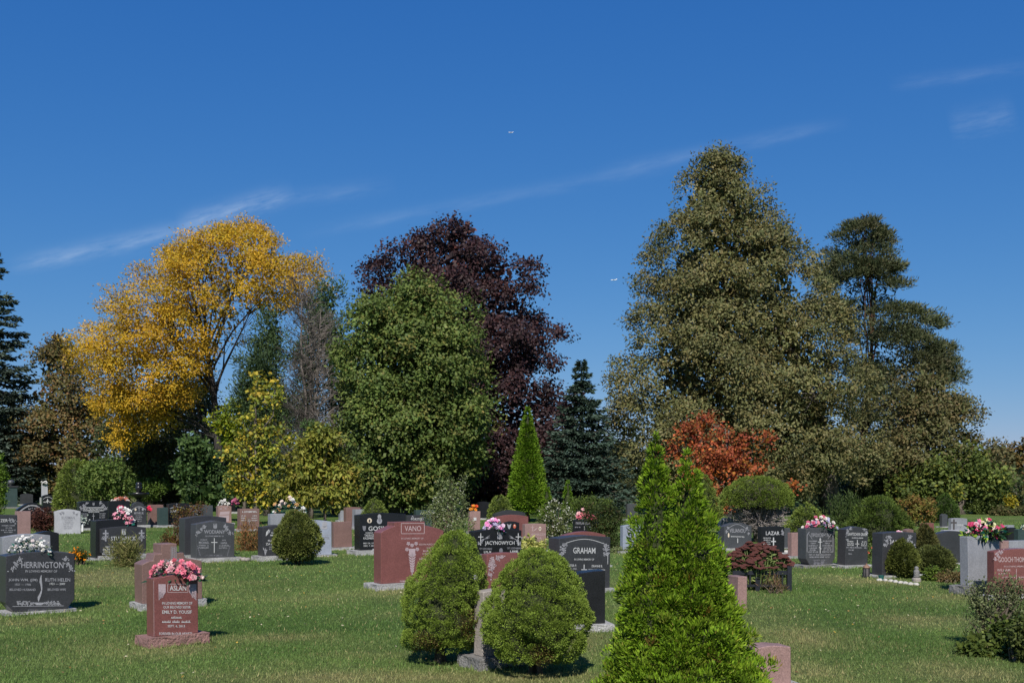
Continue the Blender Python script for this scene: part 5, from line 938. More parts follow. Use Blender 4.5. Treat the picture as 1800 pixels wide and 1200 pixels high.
S('wcross', 'black headstone with bright white cross at far left', 73, 75, 95, 872, 898, 3, 'black', 'arch', 3, 36, 'rock', cv_wc)
S('wcross2', 'plain black headstone right of the one with a bright white cross', 92, 95, 105, 871, 896, 3, 'black', 'flat', 0, 36, 'rock')
S('smalldark', 'small dark headstone with grey face at far left', 33, 36, 58, 869, 886, 2, 'charcoal', 'arch', 2, 34, 'rock')
S('whitefar', 'small white headstone with flowers on top in the far left', 71, 73, 84, 850, 874, 4, 'pale', 'flat', 0, 30, 'rock', depth=90)
S('greenfar', 'dark green low stone right of the small white headstone', 81, 83, 100, 863, 880, 3, 'green', 'flat', 0, 30, 'rock')
S('dotdark', 'tiny dark engraved headstone below the clipped dome', 108, 110, 121, 877, 887, 2, 'black', 'arch', 1, 30, 'rock', lambda f: (f.marks(115.5, 880, 8, 1.6, 'white'), f.marks(115.5, 883, 7, 1.6, 'white')))
S('redlow', 'low red headstone behind the pale grey one', 112, 115, 134, 891, 906, 2, 'red', 'arch', 3, 34, 'rock')
# middle, far
S('greym', 'light grey headstone behind the black portrait headstone', 617, 625, 652, 895, 926, 4, 'grey', 'flat', 0, 32, 'rock')
S('brownm', 'brown headstone just left of the light grey one', 604, 609, 634, 892, 925, 4, 'brown', 'arch', 1, 32, 'rock')
S('forst', 'dark headstone with bold white name behind the red headstone', 712, 716, 746, 905, 938, 4, 'charcoal', 'flat', 0, 28, 'rock', cv_for)
S('rsen', 'dark green headstone behind the bold white named one', 727, 731, 772, 896, 926, 4, 'green', 'flat', 0, 28, 'rock', cv_rse)
S('brownarch', 'brown headstone with arched carving behind the white blossom shrub', 759, 762, 793, 902, 940, 4, 'brown', 'flat', 0, 24, 'rock', cv_brownarch)
S('pinktag', 'pink headstone right of the tall white blossom shrub', 822, 825, 844, 898, 934, 4, 'pink', 'flat', 0, 22, 'rock', lambda f: f.poly([(832, 909), (837, 909), (837, 914), (832, 914)], 'white'))
S('shadow', 'black headstone in the deep shade under the purple maple', 838, 842, 860, 883, 910, 3, 'black', 'arch', 2, 22, 'rock')
S('redarch', 'broad red arched headstone behind the small eagle headstone', 867, 872, 929, 909, 945, 4, 'red', 'arch', 4, 28, 'rock')
S('darkarch', 'dark arched headstone top behind the broad red arched one', 866, 870, 924, 903, 930, 3, 'charcoal', 'arch', 6, 28, 'rock')
S('eagle', 'small black headstone with eagle and oval portrait', 884, 888, 913, 919, 960, 4, 'black', 'arch', 3, 28, 'rock', cv_eagle)
S('kow', 'pink headstone with oval portrait beside the yellow variegated plant', 918, 923, 960, 921, 968, 5, 'pink', 'arch', 1, 26, 'rock', cv_kow)
S('cer', 'black headstone topped with pink roses beside the dark yew', 1007, 1011, 1053, 913, 955, 5, 'black', 'arch', 1, 28, 'rock', cv_cer)
S('redg', 'red arched headstone right behind the rose arch headstone', 985, 990, 1064, 941, 995, 5, 'red', 'arch', 7, 30, 'rock')
S('lightblue', 'light blue grey headstone with dark oval portrait left of the cedar', 1090, 1095, 1128, 924, 968, 5, 'bluegrey', 'arch', 2, 22, 'rock', cv_portrait)
S('greyfarm', 'dark grey tall stone in shade left of the foreground cedar', 1100, 1103, 1122, 885, 912, 3, 'slate', 'flat', 0, 22, 'rock')
# right, far
S('vel', 'dark arched headstone left of the mushroom shaped spruce', 1264, 1273, 1321, 925, 963, 5, 'slate', 'arch', 7, 27, 'rock', cv_vel)
S('velb', 'grey headstone top behind the dark arched one', 1262, 1267, 1292, 913, 945, 4, 'grey', 'arch', 3, 27, 'rock')
S('laz', 'black headstone with white cross right of the mushroom shaped spruce', 1332, 1338, 1379, 926, 972, 5, 'black', 'arch', 1, 25, 'rock', cv_laz)
S('pinksm', 'small pinkish headstone left of the grey one with pansies', 1389, 1392, 1412, 936, 977, 4, 'pink', 'flat', 0, 25, 'rock')
S('brownsm', 'brown headstone corner behind the black one with vine corners', 1590, 1594, 1606, 931, 975, 4, 'brown', 'peak', 2, 25, 'rock')
S('crossr', 'grey headstone with black cross at far right', 1668, 1672, 1700, 911, 933, 4, 'grey', 'arch', 1, 22, 'rock', cv_crossr)
S('greyslab', 'low pale grey stepped stone before the black cross headstone', 1656, 1659, 1690, 931, 944, 5, 'pale', 'flat', 0, 20, 'rock')
S('greyr', 'small rough grey stone left of the black cross headstone', 1653, 1656, 1666, 905, 925, 2, 'slate', 'arch', 2, 20, 'rock')
S('blackr1', 'black box shaped monument right of the flower spray', 1764, 1772, 1786, 927, 956, 4, 'black', 'flat', 0, 24, 'rock')
S('blackr2', 'dark green black monument cut by the right edge', 1785, 1790, 1815, 930, 958, 4, 'green', 'flat', 0, 24, 'rock')
S('greycap', 'grey capped far headstone right of the flower spray', 1763, 1765, 1783, 923, 942, 3, 'grey', 'flat', 0, 20, 'rock')
S('greyr2', 'light grey low headstone behind the red headstone at right edge', 1771, 1774, 1812, 950, 985, 5, 'grey', 'flat', 0, 18, 'rock')
S('pinkr', 'pink headstone edge between the grey square and low grey headstones', 1756, 1760, 1773, 950, 988, 5, 'pink', 'flat', 0, 20, 'rock')
S('redfarr', 'reddish low headstone behind the reddish olive bush', 1620, 1623, 1642, 919, 938, 3, 'red', 'flat', 0, 20, 'rock')
S('darkfarr', 'dark small headstone beside the red flower bed', 1374, 1377, 1390, 928, 962, 3, 'slate', 'flat', 0, 24, 'rock')
S('redpillar', 'narrow reddish pillar stone in the shade under the green maple', 705, 708, 717, 876, 905, 3, 'brown', 'peak', 3, 25, 'rock')
S('greyshade', 'dull grey small headstone in shade left of the reddish pillar', 676, 679, 695, 884, 905, 3, 'slate', 'arch', 2, 25, 'rock')
S('palebehind', 'small pale headstone low behind the yellow green sapling', 595, 598, 612, 897, 914, 3, 'grey', 'flat', 0, 25, 'rock')
S('redleft', 'small reddish headstone left of the black urn monument', 204, 207, 224, 872, 894, 3, 'brown', 'arch', 2, 30, 'rock')
S('darkleft', 'small black headstone below the big round leafy bush', 176, 179, 198, 874, 892, 3, 'black', 'arch', 2, 30, 'rock')
# ------------------------------------------------------------------ other things
def at(u, v): D = G(v); return ((u - 900) / F * D, D)
# pedestal monument at far left
x, y = at(19, 893); rt = empty('pedestal_monument', (x, y, 0), 'tall dark pedestal monument with grey ball on top at far left', 'monument', rz=R(30)); k = y / F
g = Geo(); g.box((-.42, -.3, -.05), (.42, .3, 1.55)); link('shaft', g.mesh('shaft', GR['green'], bevel=.01), rt)
g = Geo(); g.box((-.5, -.37, 1.553), (.5, .37, 1.66)); link('cap', g.mesh('cap', GR['charcoal'], bevel=.01), rt)
g = Geo(); g.lathe([(.12, 1.663), (.10, 1.72), (.22, 1.8), (.26, 1.92), (.2, 2.05), (.05, 2.12)], 14); link('ball', g.mesh('ball', GR['slate'], True), rt)
g = Geo(); g.box((-.62, -.45, -.05), (.62, .45, .10)); link('base', g.mesh('base', GR['rockdark']), rt)
# black urn on pedestal behind the shouldered headstone
x, y = at(244, 906); rt = empty('urn_monument', (x, y, 0), 'black granite urn monument with flared bowl behind the shouldered headstone', 'monument')
g = Geo(); g.box((-.3, -.25, -.05), (.3, .25, .75)); link('pedestal', g.mesh('pedestal', GR['black'], bevel=.01), rt)
g = Geo(); g.lathe([(.18, .753), (.10, .85), (.16, .95), (.5, 1.12), (.56, 1.26), (.5, 1.28)], 18); link('bowl', g.mesh('bowl', GR['black'], True), rt)
g = Geo(); g.lathe([(.16, 1.283), (.12, 1.4), (.2, 1.5), (.15, 1.6), (.14, 1.64), (.17, 1.74), (.12, 1.84), (.03, 1.87)], 12); link('finial', g.mesh('finial', GR['black'], True), rt)

# silk flower arrangements
BLOOM = {}
def bloom_mesh(kind, rgb):
    key = (kind, rgb)
    if key in BLOOM: return BLOOM[key]
    P = []; A = []; N_ = []; L_ = []; W_ = []; cl = []
    rings = {'rose': [(6, .25, 1.0), (5, .75, .72), (3, 1.4, .45)], 'lily': [(6, .35, 1.15), (3, 1.2, .4)], 'pansy': [(5, .2, .95), (3, .6, .4)], 'bud': [(4, 1.1, .9), (3, 1.6, .6)]}[kind]
    for n, tilt, s in rings:
        for i in range(n):
            a_ = 6.2832 * i / n + rng.random() * .5; P.append((.05 * math.cos(a_), .05 * math.sin(a_), .05)); A.append((math.cos(a_), math.sin(a_), tilt)); N_.append((-tilt * math.cos(a_), -tilt * math.sin(a_), 1)); L_.append(s * .62); W_.append(s * (.62 if kind != 'lily' else .36)); cl.append(np.array(rgb) * (1 + rng.normal() * .12))
    BLOOM[key] = leaf_mesh('bloom', np.array(P), np.array(A, float), np.array(N_, float), np.array(L_), np.array(W_), np.array(cl), leaf_mat('petals', trans=.25), fold=.35); return BLOOM[key]
def bouquet(label, u, v, hw, hv, D, colors, n, size, green, nleaf=160, leafsize=.07, depth=.14, kinds=('rose',), droopers=0, name='flower_arrangement', cat='flowers'):
    """u, v = middle of the bottom of the arrangement, standing on a stone top at distance D"""
    D = D if not isinstance(D, str) else STONE[D]['D0'] + STONE[D]['face'].x(u) * math.sin(STONE[D]['r']) + STONE[D]['t'] * .5 * math.cos(STONE[D]['r']); c0 = P3(u, v, D); root = empty(name, tuple(c0), label, cat); k = D / F; W, H = hw * k, hv * k
    th = rng.random(nleaf) * np.pi; rr = rng.random(nleaf) ** .5; P = np.stack((np.cos(th) * W * rr * .95, rng.uniform(-1, 1, nleaf) * depth * .7, np.abs(np.sin(th)) * H * rr * .7 - .02 * rng.random(nleaf)), -1)
    A = nrm(np.stack((P[:, 0] / W, P[:, 1] / depth - .25, P[:, 2] / H - .15), -1) + rdirs(nleaf) * .6)
    link('leaves', leaf_mesh('leaves', P, A, rdirs(nleaf) + np.array((0, -.5, .5)), leafsize * rng.uniform(.6, 1.3, nleaf), leafsize * .42, pick(green, nleaf, .15), leaf_mat('foliage_t20', trans=.2)), root)
    g = Geo(); g.lathe([(.03, -.012), (.05, 0), (.05, .03), (.02, .04)], 8); link('holder', g.mesh('holder', plain('green_foam', (.03, .06, .03), .9)), root)
    for i in range(n):
        a_ = (i + .5) / n * np.pi + rng.normal() * .12; r_ = rng.uniform(.35, 1.0); p = Vector((math.cos(a_) * W * r_, -depth * rng.uniform(-.3, .8), abs(math.sin(a_)) * H * r_ * .9 + H * .08))
        q = colors[rng.choice(len(colors), p=np.array([cc[3] if len(cc) > 3 else 1 for cc in colors]) / sum(cc[3] if len(cc) > 3 else 1 for cc in colors))]
        o = link('bloom', bloom_mesh(kinds[rng.integers(0, len(kinds))], tuple(q[:3])), root); o.location = p; dr = Vector((p.x / W * .7, -1.0, .55 + p.z / H * .4)); o.rotation_euler = dr.to_track_quat('Z', 'Y').to_euler(); s_ = size * rng.uniform(.75, 1.25); o.scale = (s_, s_, s_)
    return root
DG = [srgb(34, 70, 52), srgb(46, 84, 58), srgb(30, 58, 40)]; TEAL = [srgb(26, 98, 88), srgb(36, 84, 76), srgb(40, 74, 50)]; LG = [srgb(90, 112, 52), srgb(60, 84, 46)]
sd = lambda k: STONE[k]['D0']
pinkA = c(222, 120, 140); pinkB = c(206, 150, 158); pinkC = c(226, 200, 196); white = c(214, 212, 208)
b1 = bouquet('pink and white silk roses draped on the narrow red headstone', 311, 1020, 48, 38, 'rose', [pinkA + (2,), pinkB + (2,), pinkC + (2,), c(190, 90, 104) + (1,)], 66, .060, DG, 150, .07, .13, ('rose', 'rose', 'lily', 'bud'))
bouquet('white silk blossoms with teal leaves on the eternal flame headstone', 54, 973, 38, 34, 'flame', [white + (3,), c(188, 186, 178) + (2,), c(206, 190, 190) + (.5,)], 90, .036, [srgb(110, 122, 106), srgb(92, 104, 84), srgb(40, 96, 84)], 200, .06, .07, ('bud', 'pansy'))
bouquet('pink and white flowers with teal leaves on the plain black headstone', 216, 922, 17, 32, 'stuback', [c(220, 150, 168) + (2,), white + (2,), c(196, 96, 120) + (1,), c(210, 204, 150) + (.6,)], 54, .085, TEAL, 110, .11, .13, ('rose', 'pansy'))
bouquet('pink and lilac flower mound on the black winged cross headstone', 868, 934, 19, 24, 'jac', [c(228, 140, 190) + (3,), c(176, 168, 196) + (2,), c(220, 190, 210) + (2,)], 44, .060, [srgb(90, 120, 128), srgb(60, 84, 60)], 90, .07, .14, ('rose', 'pansy'))
bouquet('pink roses on the black headstone beside the dark yew', 1029, 914, 15, 21, 'cer', [c(214, 120, 134) + (3,), c(226, 176, 176) + (1,)], 18, .12, [srgb(92, 116, 116), srgb(54, 76, 54)], 60, .09, .14, ('rose',))
bouquet('pink white and purple pansies on the grey headstone with barred cross', 1440, 931, 28, 24, 'proz', [c(214, 206, 196) + (3,), c(196, 92, 122) + (2,), c(150, 100, 140) + (1,), c(178, 176, 200) + (1,), c(206, 130, 150) + (1,)], 60, .065, DG, 150, .07, .14, ('pansy', 'rose'))
bouquet('large spray of magenta roses and lime leaves on the light grey square headstone', 1729, 944, 37, 34, 'pillar', [c(192, 62, 104) + (3,), c(206, 110, 150) + (2,), c(222, 196, 200) + (1.2,), c(150, 48, 74) + (1,), c(206, 204, 160) + (.6,)], 40, .075, [srgb(26, 96, 80), srgb(32, 66, 44), srgb(140, 168, 58), srgb(30, 54, 38)], 200, .12, .16, ('rose', 'lily'))
bouquet('tall white and teal bouquet behind the round boxwood', 510, 905, 32, 32, 'whitehid', [c(214, 196, 184) + (2,), white + (2,), c(190, 146, 90) + (1,)], 30, .10, TEAL, 150, .12, .16, ('rose', 'lily'))
bouquet('small white flowers on top of the small far white headstone', 78, 851, 6, 7, 90, [white], 12, .14, LG, 40, .12, .1)
bouquet('peach and teal flowers on the dark green low stone', 96, 863, 6, 10, 'greenfar', [c(222, 160, 140), c(206, 190, 176)], 14, .17, TEAL, 50, .16, .12)
bouquet('white flowers on a grey vase behind the pink carved rose headstone', 394, 891, 9, 14, sd('pinkrose') + .3, [white], 16, .09, [srgb(120, 130, 120), srgb(80, 92, 78)], 50, .1, .1)
bouquet('red and orange artificial flowers in the shade by the black headstone', 833, 897, 7, 13, sd('shadow') - .6, [c(226, 92, 50), c(226, 150, 50)], 10, .13, DG, 40, .12, .1)
bouquet('red bloom beside the shouldered headstone', 261, 898, 4, 8, sd('myn') + .5, [c(210, 50, 84)], 5, .13, DG, 20, .1, .1)
bouquet('pink flowers under the yellowing vine', 414, 887, 5, 14, 44, [c(206, 92, 130), c(190, 110, 140)], 12, .14, DG, 30, .12, .1)
bouquet('peach flowers on the dark green black monument at the right edge', 1802, 930, 8, 10, 'blackr2', [c(222, 180, 120), c(190, 196, 180)], 12, .1, TEAL, 40, .1, .1)
bouquet('red and white low flowers behind the trident headstone', 212, 882, 14, 8, sd('kaczr') + .6, [c(190, 110, 92), c(206, 196, 190), c(150, 90, 66)], 22, .12, LG, 60, .1, .12)
bouquet('small pink and white flower on the black vine corner headstone', 1580, 938, 5, 6, 'jar', [c(222, 168, 186), white], 6, .045, DG, 12, .05, .06)

# black picket planter with sedum
Dp = G(1038); k = Dp / F; x0 = (1290 - 900) * k; x1 = (1387 - 900) * k
pl = empty('picket_planter', (x0, Dp, 0), 'low black picket fence planter right of the foreground cedar', 'planter')
bl = plain('black_paint', (.014, .015, .02), .38, var=.25)
Wp = x1 - x0; hp = EYE - (1000 - HOR) * k; dp = .55
def lk(nm, a, b, par, mat=bl, bev=.004): g = Geo(); g.box(a, b); return link(nm, g.mesh(nm, mat, bevel=bev), par)
px0 = (1331 - 1290) * k
for (xx, yy, hh) in ((px0, 0, hp), (Wp, 0, hp + .05), (-.02, dp, hp), (Wp - .3 * dp, dp, hp)): lk('post', (xx - .035, yy - .035, -.05), (xx + .035, yy + .035, hh), pl)
lk('rail', (-.02, -.02, hp - .085), (px0 - .036, .02, hp - .02), pl); lk('rail', (px0 + .036, -.02, hp - .085), (Wp - .036, .02, hp - .02), pl); lk('rail', (-.02, -.018, .06), (px0 - .036, .018, .10), pl); lk('rail', (px0 + .036, -.018, .06), (Wp - .036, .018, .10), pl)
lk('rail', (.018, dp - .02, hp - .085), (Wp - .3 * dp - .036, dp + .02, hp - .02), pl)
pm = Geo(); pm.box((-.011, -.008, .101), (.011, .008, hp - .086)); pmm = pm.mesh('picket', bl)
xx = .03
while xx < Wp - .05:
    if abs(xx - px0) > .055: o = link('picket', pmm, pl); o.location = (xx, 0, 0)
    xx += .055
sedr = empty('sedum', (x0 + Wp * .5, Dp + .25, 0), 'large sedum with rusty red flower heads inside the black picket planter', 'plant')
hg = Geo(); rings = [(.05, 1.0, 0), (.042, .98, .012), (.034, .7, .026), (.0, .01, .034)]
hv = []; hf = []
for rr_, (r_, s_, z_) in zip(range(4), [(1.0, 1, 0.0), (.92, 1, .22), (.6, 1, .42), (.15, 1, .5)]):
    for q in range(9): a_ = 6.2832 * q / 9; jj = 1 + rng.normal() * .12; hv.append((r_ * jj * math.cos(a_), r_ * jj * math.sin(a_), z_ + rng.normal() * .05))
for i in range(3):
    for q in range(9): hf.append((i * 9 + q, i * 9 + (q + 1) % 9, (i + 1) * 9 + (q + 1) % 9, (i + 1) * 9 + q))
hf.append(tuple(range(27, 36))); hf.append(tuple(range(9))[::-1])
sm_m, nt, N, L, out = new_mat('sedum_flower'); tcn = N.new('ShaderNodeTexCoord'); vv = N.new('ShaderNodeTexVoronoi'); vv.inputs['Scale'].default_value = 9; L.new(tcn.outputs['Object'], vv.inputs['Vector'])
cr = N.new('ShaderNodeValToRGB'); cr.color_ramp.elements[0].color = (*srgb(160, 92, 78), 1); cr.color_ramp.elements[1].color = (*srgb(112, 60, 52), 1); cr.color_ramp.elements[1].position = .75; L.new(vv.outputs['Distance'], cr.inputs[0])
pr = N.new('ShaderNodeBsdfPrincipled'); pr.inputs['Roughness'].default_value = .9; L.new(cr.outputs[0], pr.inputs['Base Color']); bp = N.new('ShaderNodeBump'); bp.inputs['Distance'].default_value = .2; bp.inputs['Strength'].default_value = .8; L.new(vv.outputs['Distance'], bp.inputs['Height']); L.new(bp.outputs[0], pr.inputs['Normal']); L.new(pr.outputs[0], out.inputs[0])
hme = bpy.data.meshes.new('flower_head'); hme.from_pydata(hv, [], hf); hme.materials.append(sm_m); hme.polygons.foreach_set('use_smooth', np.ones(len(hme.polygons), dtype=bool))
sg = Geo(); lp = []; la = []
for i in range(230):
    a_ = rng.random() * 6.283; r_ = math.sqrt(rng.random()); hx = math.cos(a_) * r_ * .54; hy = math.sin(a_) * r_ * .36; hz = hp + .36 * (1 - r_ * r_ * .85) + rng.normal() * .03 - (.06 if hy < -.15 else 0); hz = max(hz, hp + .02)
    o = link('flower_head', hme, sedr); o.location = (hx, hy, hz); s_ = rng.uniform(.028, .055); o.scale = (s_ * 1.15, s_ * 1.15, s_ * 1.25); o.rotation_euler = (rng.normal() * .2 + .15 * (hy < 0), rng.normal() * .2, rng.random() * 6)
    b_ = (hx * .55, hy * .55, -.02); sg.tube([b_, ((hx + b_[0]) / 2, (hy + b_[1]) / 2, hz * .5), (hx, hy, hz)], [.008, .007, .005], 5, False)
    for q in range(9): t_ = rng.uniform(.15, .95); lp.append((b_[0] + (hx - b_[0]) * t_, b_[1] + (hy - b_[1]) * t_, hz * t_)); la.append((rng.normal(), rng.normal(), .3))
link('stems', sg.mesh('stems', plain('sedum_stem', srgb(112, 126, 72), .7)), sedr)
n = len(lp); link('leaves', leaf_mesh('leaves', np.array(lp), np.array(la, float), rdirs(n) + np.array((0, 0, 1.)), np.full(n, .085), np.full(n, .04), pick([srgb(112, 128, 74), srgb(92, 110, 60), srgb(140, 150, 92)], n), leaf_mat('foliage_t20', trans=.2)), sedr)
# stray rust heads hanging over the rail
bush('dry_weeds', 'dry tan weeds at the foot of the black picket planter', 1362, 1028, 24, 10, G(1042), [c(120, 108, 70), c(96, 92, 56), c(132, 96, 72)], leaf=(.10, .008), n_cl=14, per=18, rc=.06, upright=.6, cat='weeds')

# lantern, pot, edging stones, vases
x, y = at(1523, 1015); rt = empty('grave_lantern', (x, y, 0), 'small dark grave lantern with coppery lid beside the black vine corner headstone', 'lantern')
g = Geo(); g.lathe([(.055, -.02), (.06, 0), (.06, .025), (.05, .03)], 14); link('foot', g.mesh('foot', plain('lantern_metal', (.05, .05, .052), .4, .6)), rt)
g = Geo(); g.lathe([(.046, .031), (.05, .1), (.046, .172)], 14); link('glass', g.mesh('glass', plain('lantern_glass', (.11, .10, .10), .12)), rt)
for q in range(6): a_ = 6.2832 * q / 6; g = Geo(); g.box((-.006, -.006, .028), (.006, .006, .178)); o = link('bar', g.mesh('bar', plain('lantern_metal', (.05, .05, .052), .4, .6)), rt); o.location = (math.cos(a_) * .056, math.sin(a_) * .056, 0)
g = Geo(); g.lathe([(.064, .179), (.06, .2), (.03, .225), (.012, .23), (.012, .25), (.003, .255)], 14); link('lid', g.mesh('lid', plain('lantern_copper', (.30, .18, .12), .45, .4)), rt)
x, y = at(1549, 1020); rt = empty('flower_pot', (x, y, 0), 'small teal green plastic pot beside the round boxwood', 'pot')
g = Geo(); g.lathe([(.036, -.01), (.046, .075), (.052, .077), (.052, .09), (.046, .09), (.044, .07)], 14); link('pot', g.mesh('pot', plain('teal_plastic', (.02, .10, .085), .4)), rt); g = Geo(); g.lathe([(.043, .055), (.043, .07), (.01, .072)], 12); link('soil', g.mesh('soil', plain('soil', (.05, .035, .025), .95)), rt)
def edging(x, y, s, label, grp, idx, mat):
    bm = bmesh.new(); bmesh.ops.create_icosphere(bm, subdivisions=2, radius=1)
    for v in bm.verts: q = 1 + .22 * mnoise.noise(v.co * 1.6 + Vector((idx * 7.3, 0, 0))); v.co = Vector((v.co.x * s * q, v.co.y * s * .75 * q, v.co.z * s * .62 * q + s * .3))
    me = bpy.data.meshes.new('edging_stone'); bm.to_mesh(me); bm.free(); me.materials.append(mat); me.polygons.foreach_set('use_smooth', np.ones(len(me.polygons), dtype=bool)); o = link('edging_stone', me, None, (x, y, 0)); o.rotation_euler = (0, 0, idx * 1.7); tag(o, label, 'stone', grp)
wst = plain('white_edging', (.42, .40, .36), .9, var=.25, scale=30)
for i, (u, v) in enumerate(((1546, 1021), (1556, 1021.5), (1566, 1022.5), (1574, 1024), (1583, 1025.5), (1592, 1026.5), (1601, 1028), (1610, 1028.5))): x, y = at(u, v); edging(x, y, .055, 'whitish edging stone, %s from the teal pot in the curved row' % ['first','second','third','fourth','fifth','sixth','seventh','eighth'][i], 'white edging stones in a curved row', i, wst)
for i, u in enumerate((414, 421, 428, 435)): x, y = at(u, 983 + i * .8); edging(x, y, .085, 'tan rough edging stone, %s to the right of the paired grey headstones' % ['first','second','third','fourth','fifth','sixth','seventh','eighth'][i], 'tan edging stones', 20 + i, GR['tan'])
x, y = at(1365, 966); 
for i, u in enumerate((1370, 1381, 1392)): x, y = at(u, 973.5); edging(x, y, .11, 'pale edging block below the red flower bed, %s from the left' % ['first','second','third','fourth','fifth','sixth','seventh','eighth'][i], 'pale edging blocks', 30 + i, wst)
edging(*at(1680, 1043), .05, 'single white pebble beside the rough base of the grey square headstone', None, 41, wst)
# weathered garden statue between the boxwoods
x, y = at(1611, 1022); rt = empty('garden_statue', (x, y, 0), 'small weathered grey statue between the boxwoods', 'statue')
g = Geo(); g.lathe([(.07, -.02), (.075, .05), (.055, .07)], 12); link('plinth', g.mesh('plinth', GR['tan']), rt)
g = Geo(); g.lathe([(.045, .071), (.05, .09), (.042, .13), (.05, .165), (.045, .19), (.03, .2), (.034, .215), (.036, .235), (.026, .255), (.006, .262)], 12); link('figure', g.mesh('figure', GR['rockdark'], True), rt)
# white wire vase stake in front of the trident headstone
x, y = at(145, 934); rt = empty('flower_stake', (x, y, 0), 'small white stake with white flowers before the trident headstone', 'vase')
g = Geo(); g.tube([(0, 0, -.05), (0, 0, .28)], .035, 8); link('stake', g.mesh('stake', plain('white_plastic', (.7, .7, .7), .5)), rt)
P = rng.normal(size=(60, 3)) * np.array((.16, .08, .10)) + np.array((0, 0, .42)); link('blossoms', leaf_mesh('blossoms', P, rdirs(60), rdirs(60) + np.array((0, -1., .3)), np.full(60, .07), np.full(60, .05), pick([c(200, 204, 196), c(140, 156, 140)], 60), leaf_mat('petals', trans=.25)), rt)

# two airliners
def airliner(u, v, D, L_, heading, label):
    p = P3(u, v, D); rt = empty('airliner', tuple(p), label, 'airplane', rz=heading); wm = plain('white_fuselage', (.75, .75, .76), .35); s = L_ / 36
    g = Geo(); g.tube([(-18 * s, 0, 0), (-17 * s, 0, 0), (-14 * s, 0, 0), (10 * s, 0, 0), (18 * s, 0, 1.0 * s)], [.3 * s, 1.2 * s, 2 * s, 2 * s, .5 * s], 10); link('fuselage', g.mesh('fuselage', wm, True), rt)
    for e in (-1, 1):
        g = Geo(); g.add([(-4 * s, e * 1.8 * s, -.6 * s), (2 * s, e * 1.8 * s, -.6 * s), (7 * s, e * 17 * s, .8 * s), (5 * s, e * 17 * s, .8 * s), (-4 * s, e * 1.8 * s, -.2 * s), (2 * s, e * 1.8 * s, -.2 * s), (7 * s, e * 17 * s, 1.0 * s), (5 * s, e * 17 * s, 1.0 * s)], [(0, 1, 2, 3), (4, 5, 6, 7), (0, 1, 5, 4), (1, 2, 6, 5), (2, 3, 7, 6), (3, 0, 4, 7)]); wg = link('wing', g.mesh('wing', wm), rt)
        g = Geo(); g.tube([(-3.5 * s, e * 6 * s, -1.3 * s), (1 * s, e * 6 * s, -1.3 * s)], [1.1 * s, .8 * s], 8); link('engine', g.mesh('engine', plain('engine_grey', (.4, .4, .42), .4)), wg)
        g = Geo(); g.add([(13 * s, e * .5 * s, .8 * s), (16 * s, e * .5 * s, .8 * s), (18 * s, e * 6 * s, 1.2 * s), (16.6 * s, e * 6 * s, 1.2 * s), (13 * s, e * .5 * s, 1 * s), (16 * s, e * .5 * s, 1 * s), (18 * s, e * 6 * s, 1.3 * s), (16.6 * s, e * 6 * s, 1.3 * s)], [(0, 1, 2, 3), (4, 5, 6, 7), (0, 1, 5, 4), (1, 2, 6, 5), (2, 3, 7, 6), (3, 0, 4, 7)]); link('tailplane', g.mesh('tailplane', wm), rt)
    g = Geo(); g.add([(12 * s, -.15 * s, 1.5 * s), (17 * s, -.15 * s, 1.5 * s), (19 * s, -.1 * s, 7 * s), (16.5 * s, -.1 * s, 7 * s), (12 * s, .15 * s, 1.5 * s), (17 * s, .15 * s, 1.5 * s), (19 * s, .1 * s, 7 * s), (16.5 * s, .1 * s, 7 * s)], [(0, 1, 2, 3), (4, 5, 6, 7), (0, 1, 5, 4), (1, 2, 6, 5), (2, 3, 7, 6), (3, 0, 4, 7)]); link('tail_fin', g.mesh('tail_fin', wm), rt)
airliner(1079, 492, 6000, 38, R(-12), 'white airliner low in the sky left of the pyramid tree')
airliner(898, 233, 7600, 38, R(10), 'tiny white airliner high in the middle of the sky')

# ------------------------------------------------------------------ grass (uncountable)
def blades(n, d0, d1, w, h, name):
    y = np.sqrt(rng.random(n) * (d1 ** 2 - d0 ** 2) + d0 ** 2); x = (rng.random(n) * 2 - 1) * (.545 * y + .3)
    return x, y, w, h
X = []; Y = []; Wd = []; Hh = []
for n, d0, d1, w, h in ((125000, 7.0, 11.0, .008, .028), (95000, 11.0, 17.0, .012, .03), (55000, 17.0, 27.0, .022, .034), (28000, 27.0, 46.0, .045, .045)):
    x, y, _, _ = blades(n, d0, d1, w, h, ''); X.append(x); Y.append(y); Wd.append(w * rng.uniform(.6, 1.3, n)); Hh.append(h * rng.uniform(.5, 1.35, n) * (.75 + .6 * fbm(x * 1.3 + 5, y * 1.3, 3)))
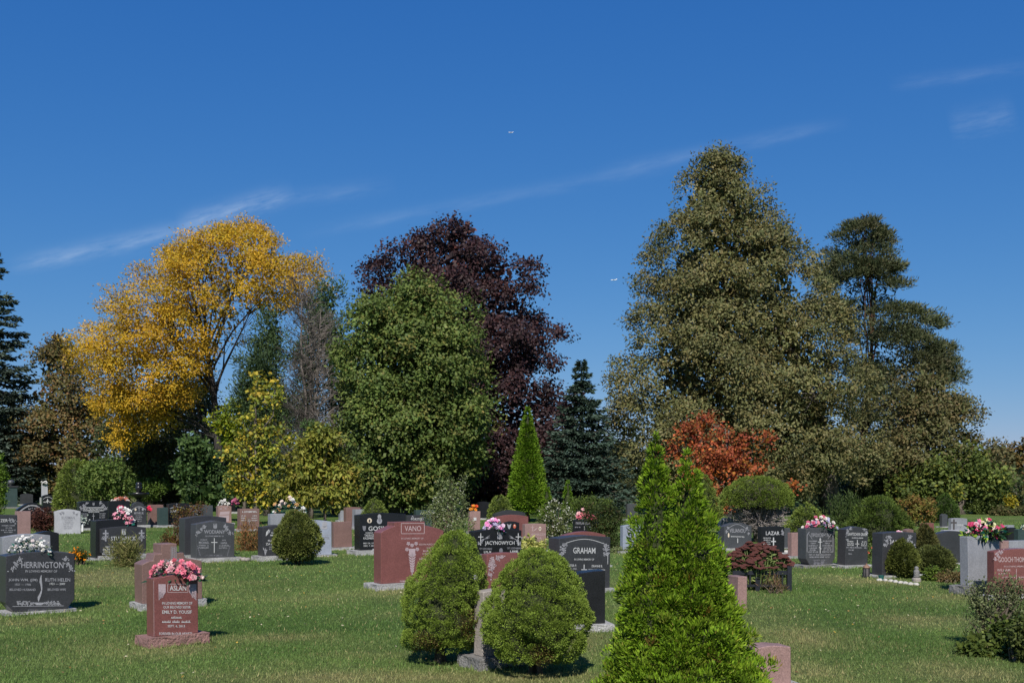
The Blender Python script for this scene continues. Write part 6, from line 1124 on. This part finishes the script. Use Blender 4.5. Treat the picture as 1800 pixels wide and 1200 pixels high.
# longer untrimmed blades round the stones
for A, r, w, t, ox, oy in BASES:
    if A[1] > 30: continue
    m_ = int(150 * (w + 2 * ox + t) * max(.35, min(1, 14 / A[1]))); s = rng.random(m_); side = rng.random(m_) < .7
    lx = np.where(side, -ox - .02 + s * (w + 2 * ox + .04), np.where(rng.random(m_) < .5, -ox - .025, w + ox + .025)); ly = np.where(side, -oy - .012 - np.abs(rng.normal(size=m_)) * .02, -oy + s * (t + 2 * oy))
    X.append(A[0] + lx * math.cos(r) - ly * math.sin(r)); Y.append(A[1] + lx * math.sin(r) + ly * math.cos(r)); Wd.append(np.full(m_, .009 * max(1, A[1] / 12))); Hh.append(rng.uniform(.03, .08, m_))
X = np.concatenate(X); Y = np.concatenate(Y); Wd = np.concatenate(Wd); Hh = np.concatenate(Hh); n = len(X)
Z = gz(X, Y) - .005; az = rng.random(n) * 6.283; lean = rng.uniform(.1, .8, n); la = rng.random(n) * 6.283
V = np.empty((n, 3, 3)); V[:, 0] = np.stack((X - np.cos(az) * Wd / 2, Y - np.sin(az) * Wd / 2, Z), -1); V[:, 1] = np.stack((X + np.cos(az) * Wd / 2, Y + np.sin(az) * Wd / 2, Z), -1); V[:, 2] = np.stack((X + np.cos(la) * lean * Hh, Y + np.sin(la) * lean * Hh, Z + Hh), -1)
col = grass_col(X, Y); dryb = rng.random(n) < (.04 + .25 * dryness(X, Y)); col[dryb] = STRAW * 1.1; col *= (1 + rng.normal(size=(n, 1)) * .15) * 1.08
lawn = link('grass', mesh_np('grass', V.reshape(-1, 3), np.arange(3 * n), np.full(n, 3), leaf_mat('grass_blade', trans=.25, rough=.6), col)); tag(lawn, 'short green lawn grass with straw coloured patches', 'grass', None, 'stuff')
# scattered fallen leaves on the lawn
n = 900; y = np.sqrt(rng.random(n) * (20 ** 2 - 49) + 49); x = (rng.random(n) * 2 - 1) * .53 * y; P = np.stack((x, y, gz(x, y) + .035), -1)
fl = link('fallen_leaves', leaf_mesh('fallen_leaves', P, nrm(rng.normal(size=(n, 3)) * np.array((1, 1, .3))), nrm(rng.normal(size=(n, 3)) * .5 + np.array((0, 0, 1.))), np.full(n, .035) * rng.uniform(.5, 1.2, n), np.full(n, .02), pick([srgb(150, 120, 70), srgb(170, 140, 60), srgb(120, 90, 60), srgb(190, 180, 150)], n), leaf_mat('foliage_t20', trans=.2))); tag(fl, 'sparse tan and yellow fallen leaves on the lawn', 'leaves', None, 'stuff')
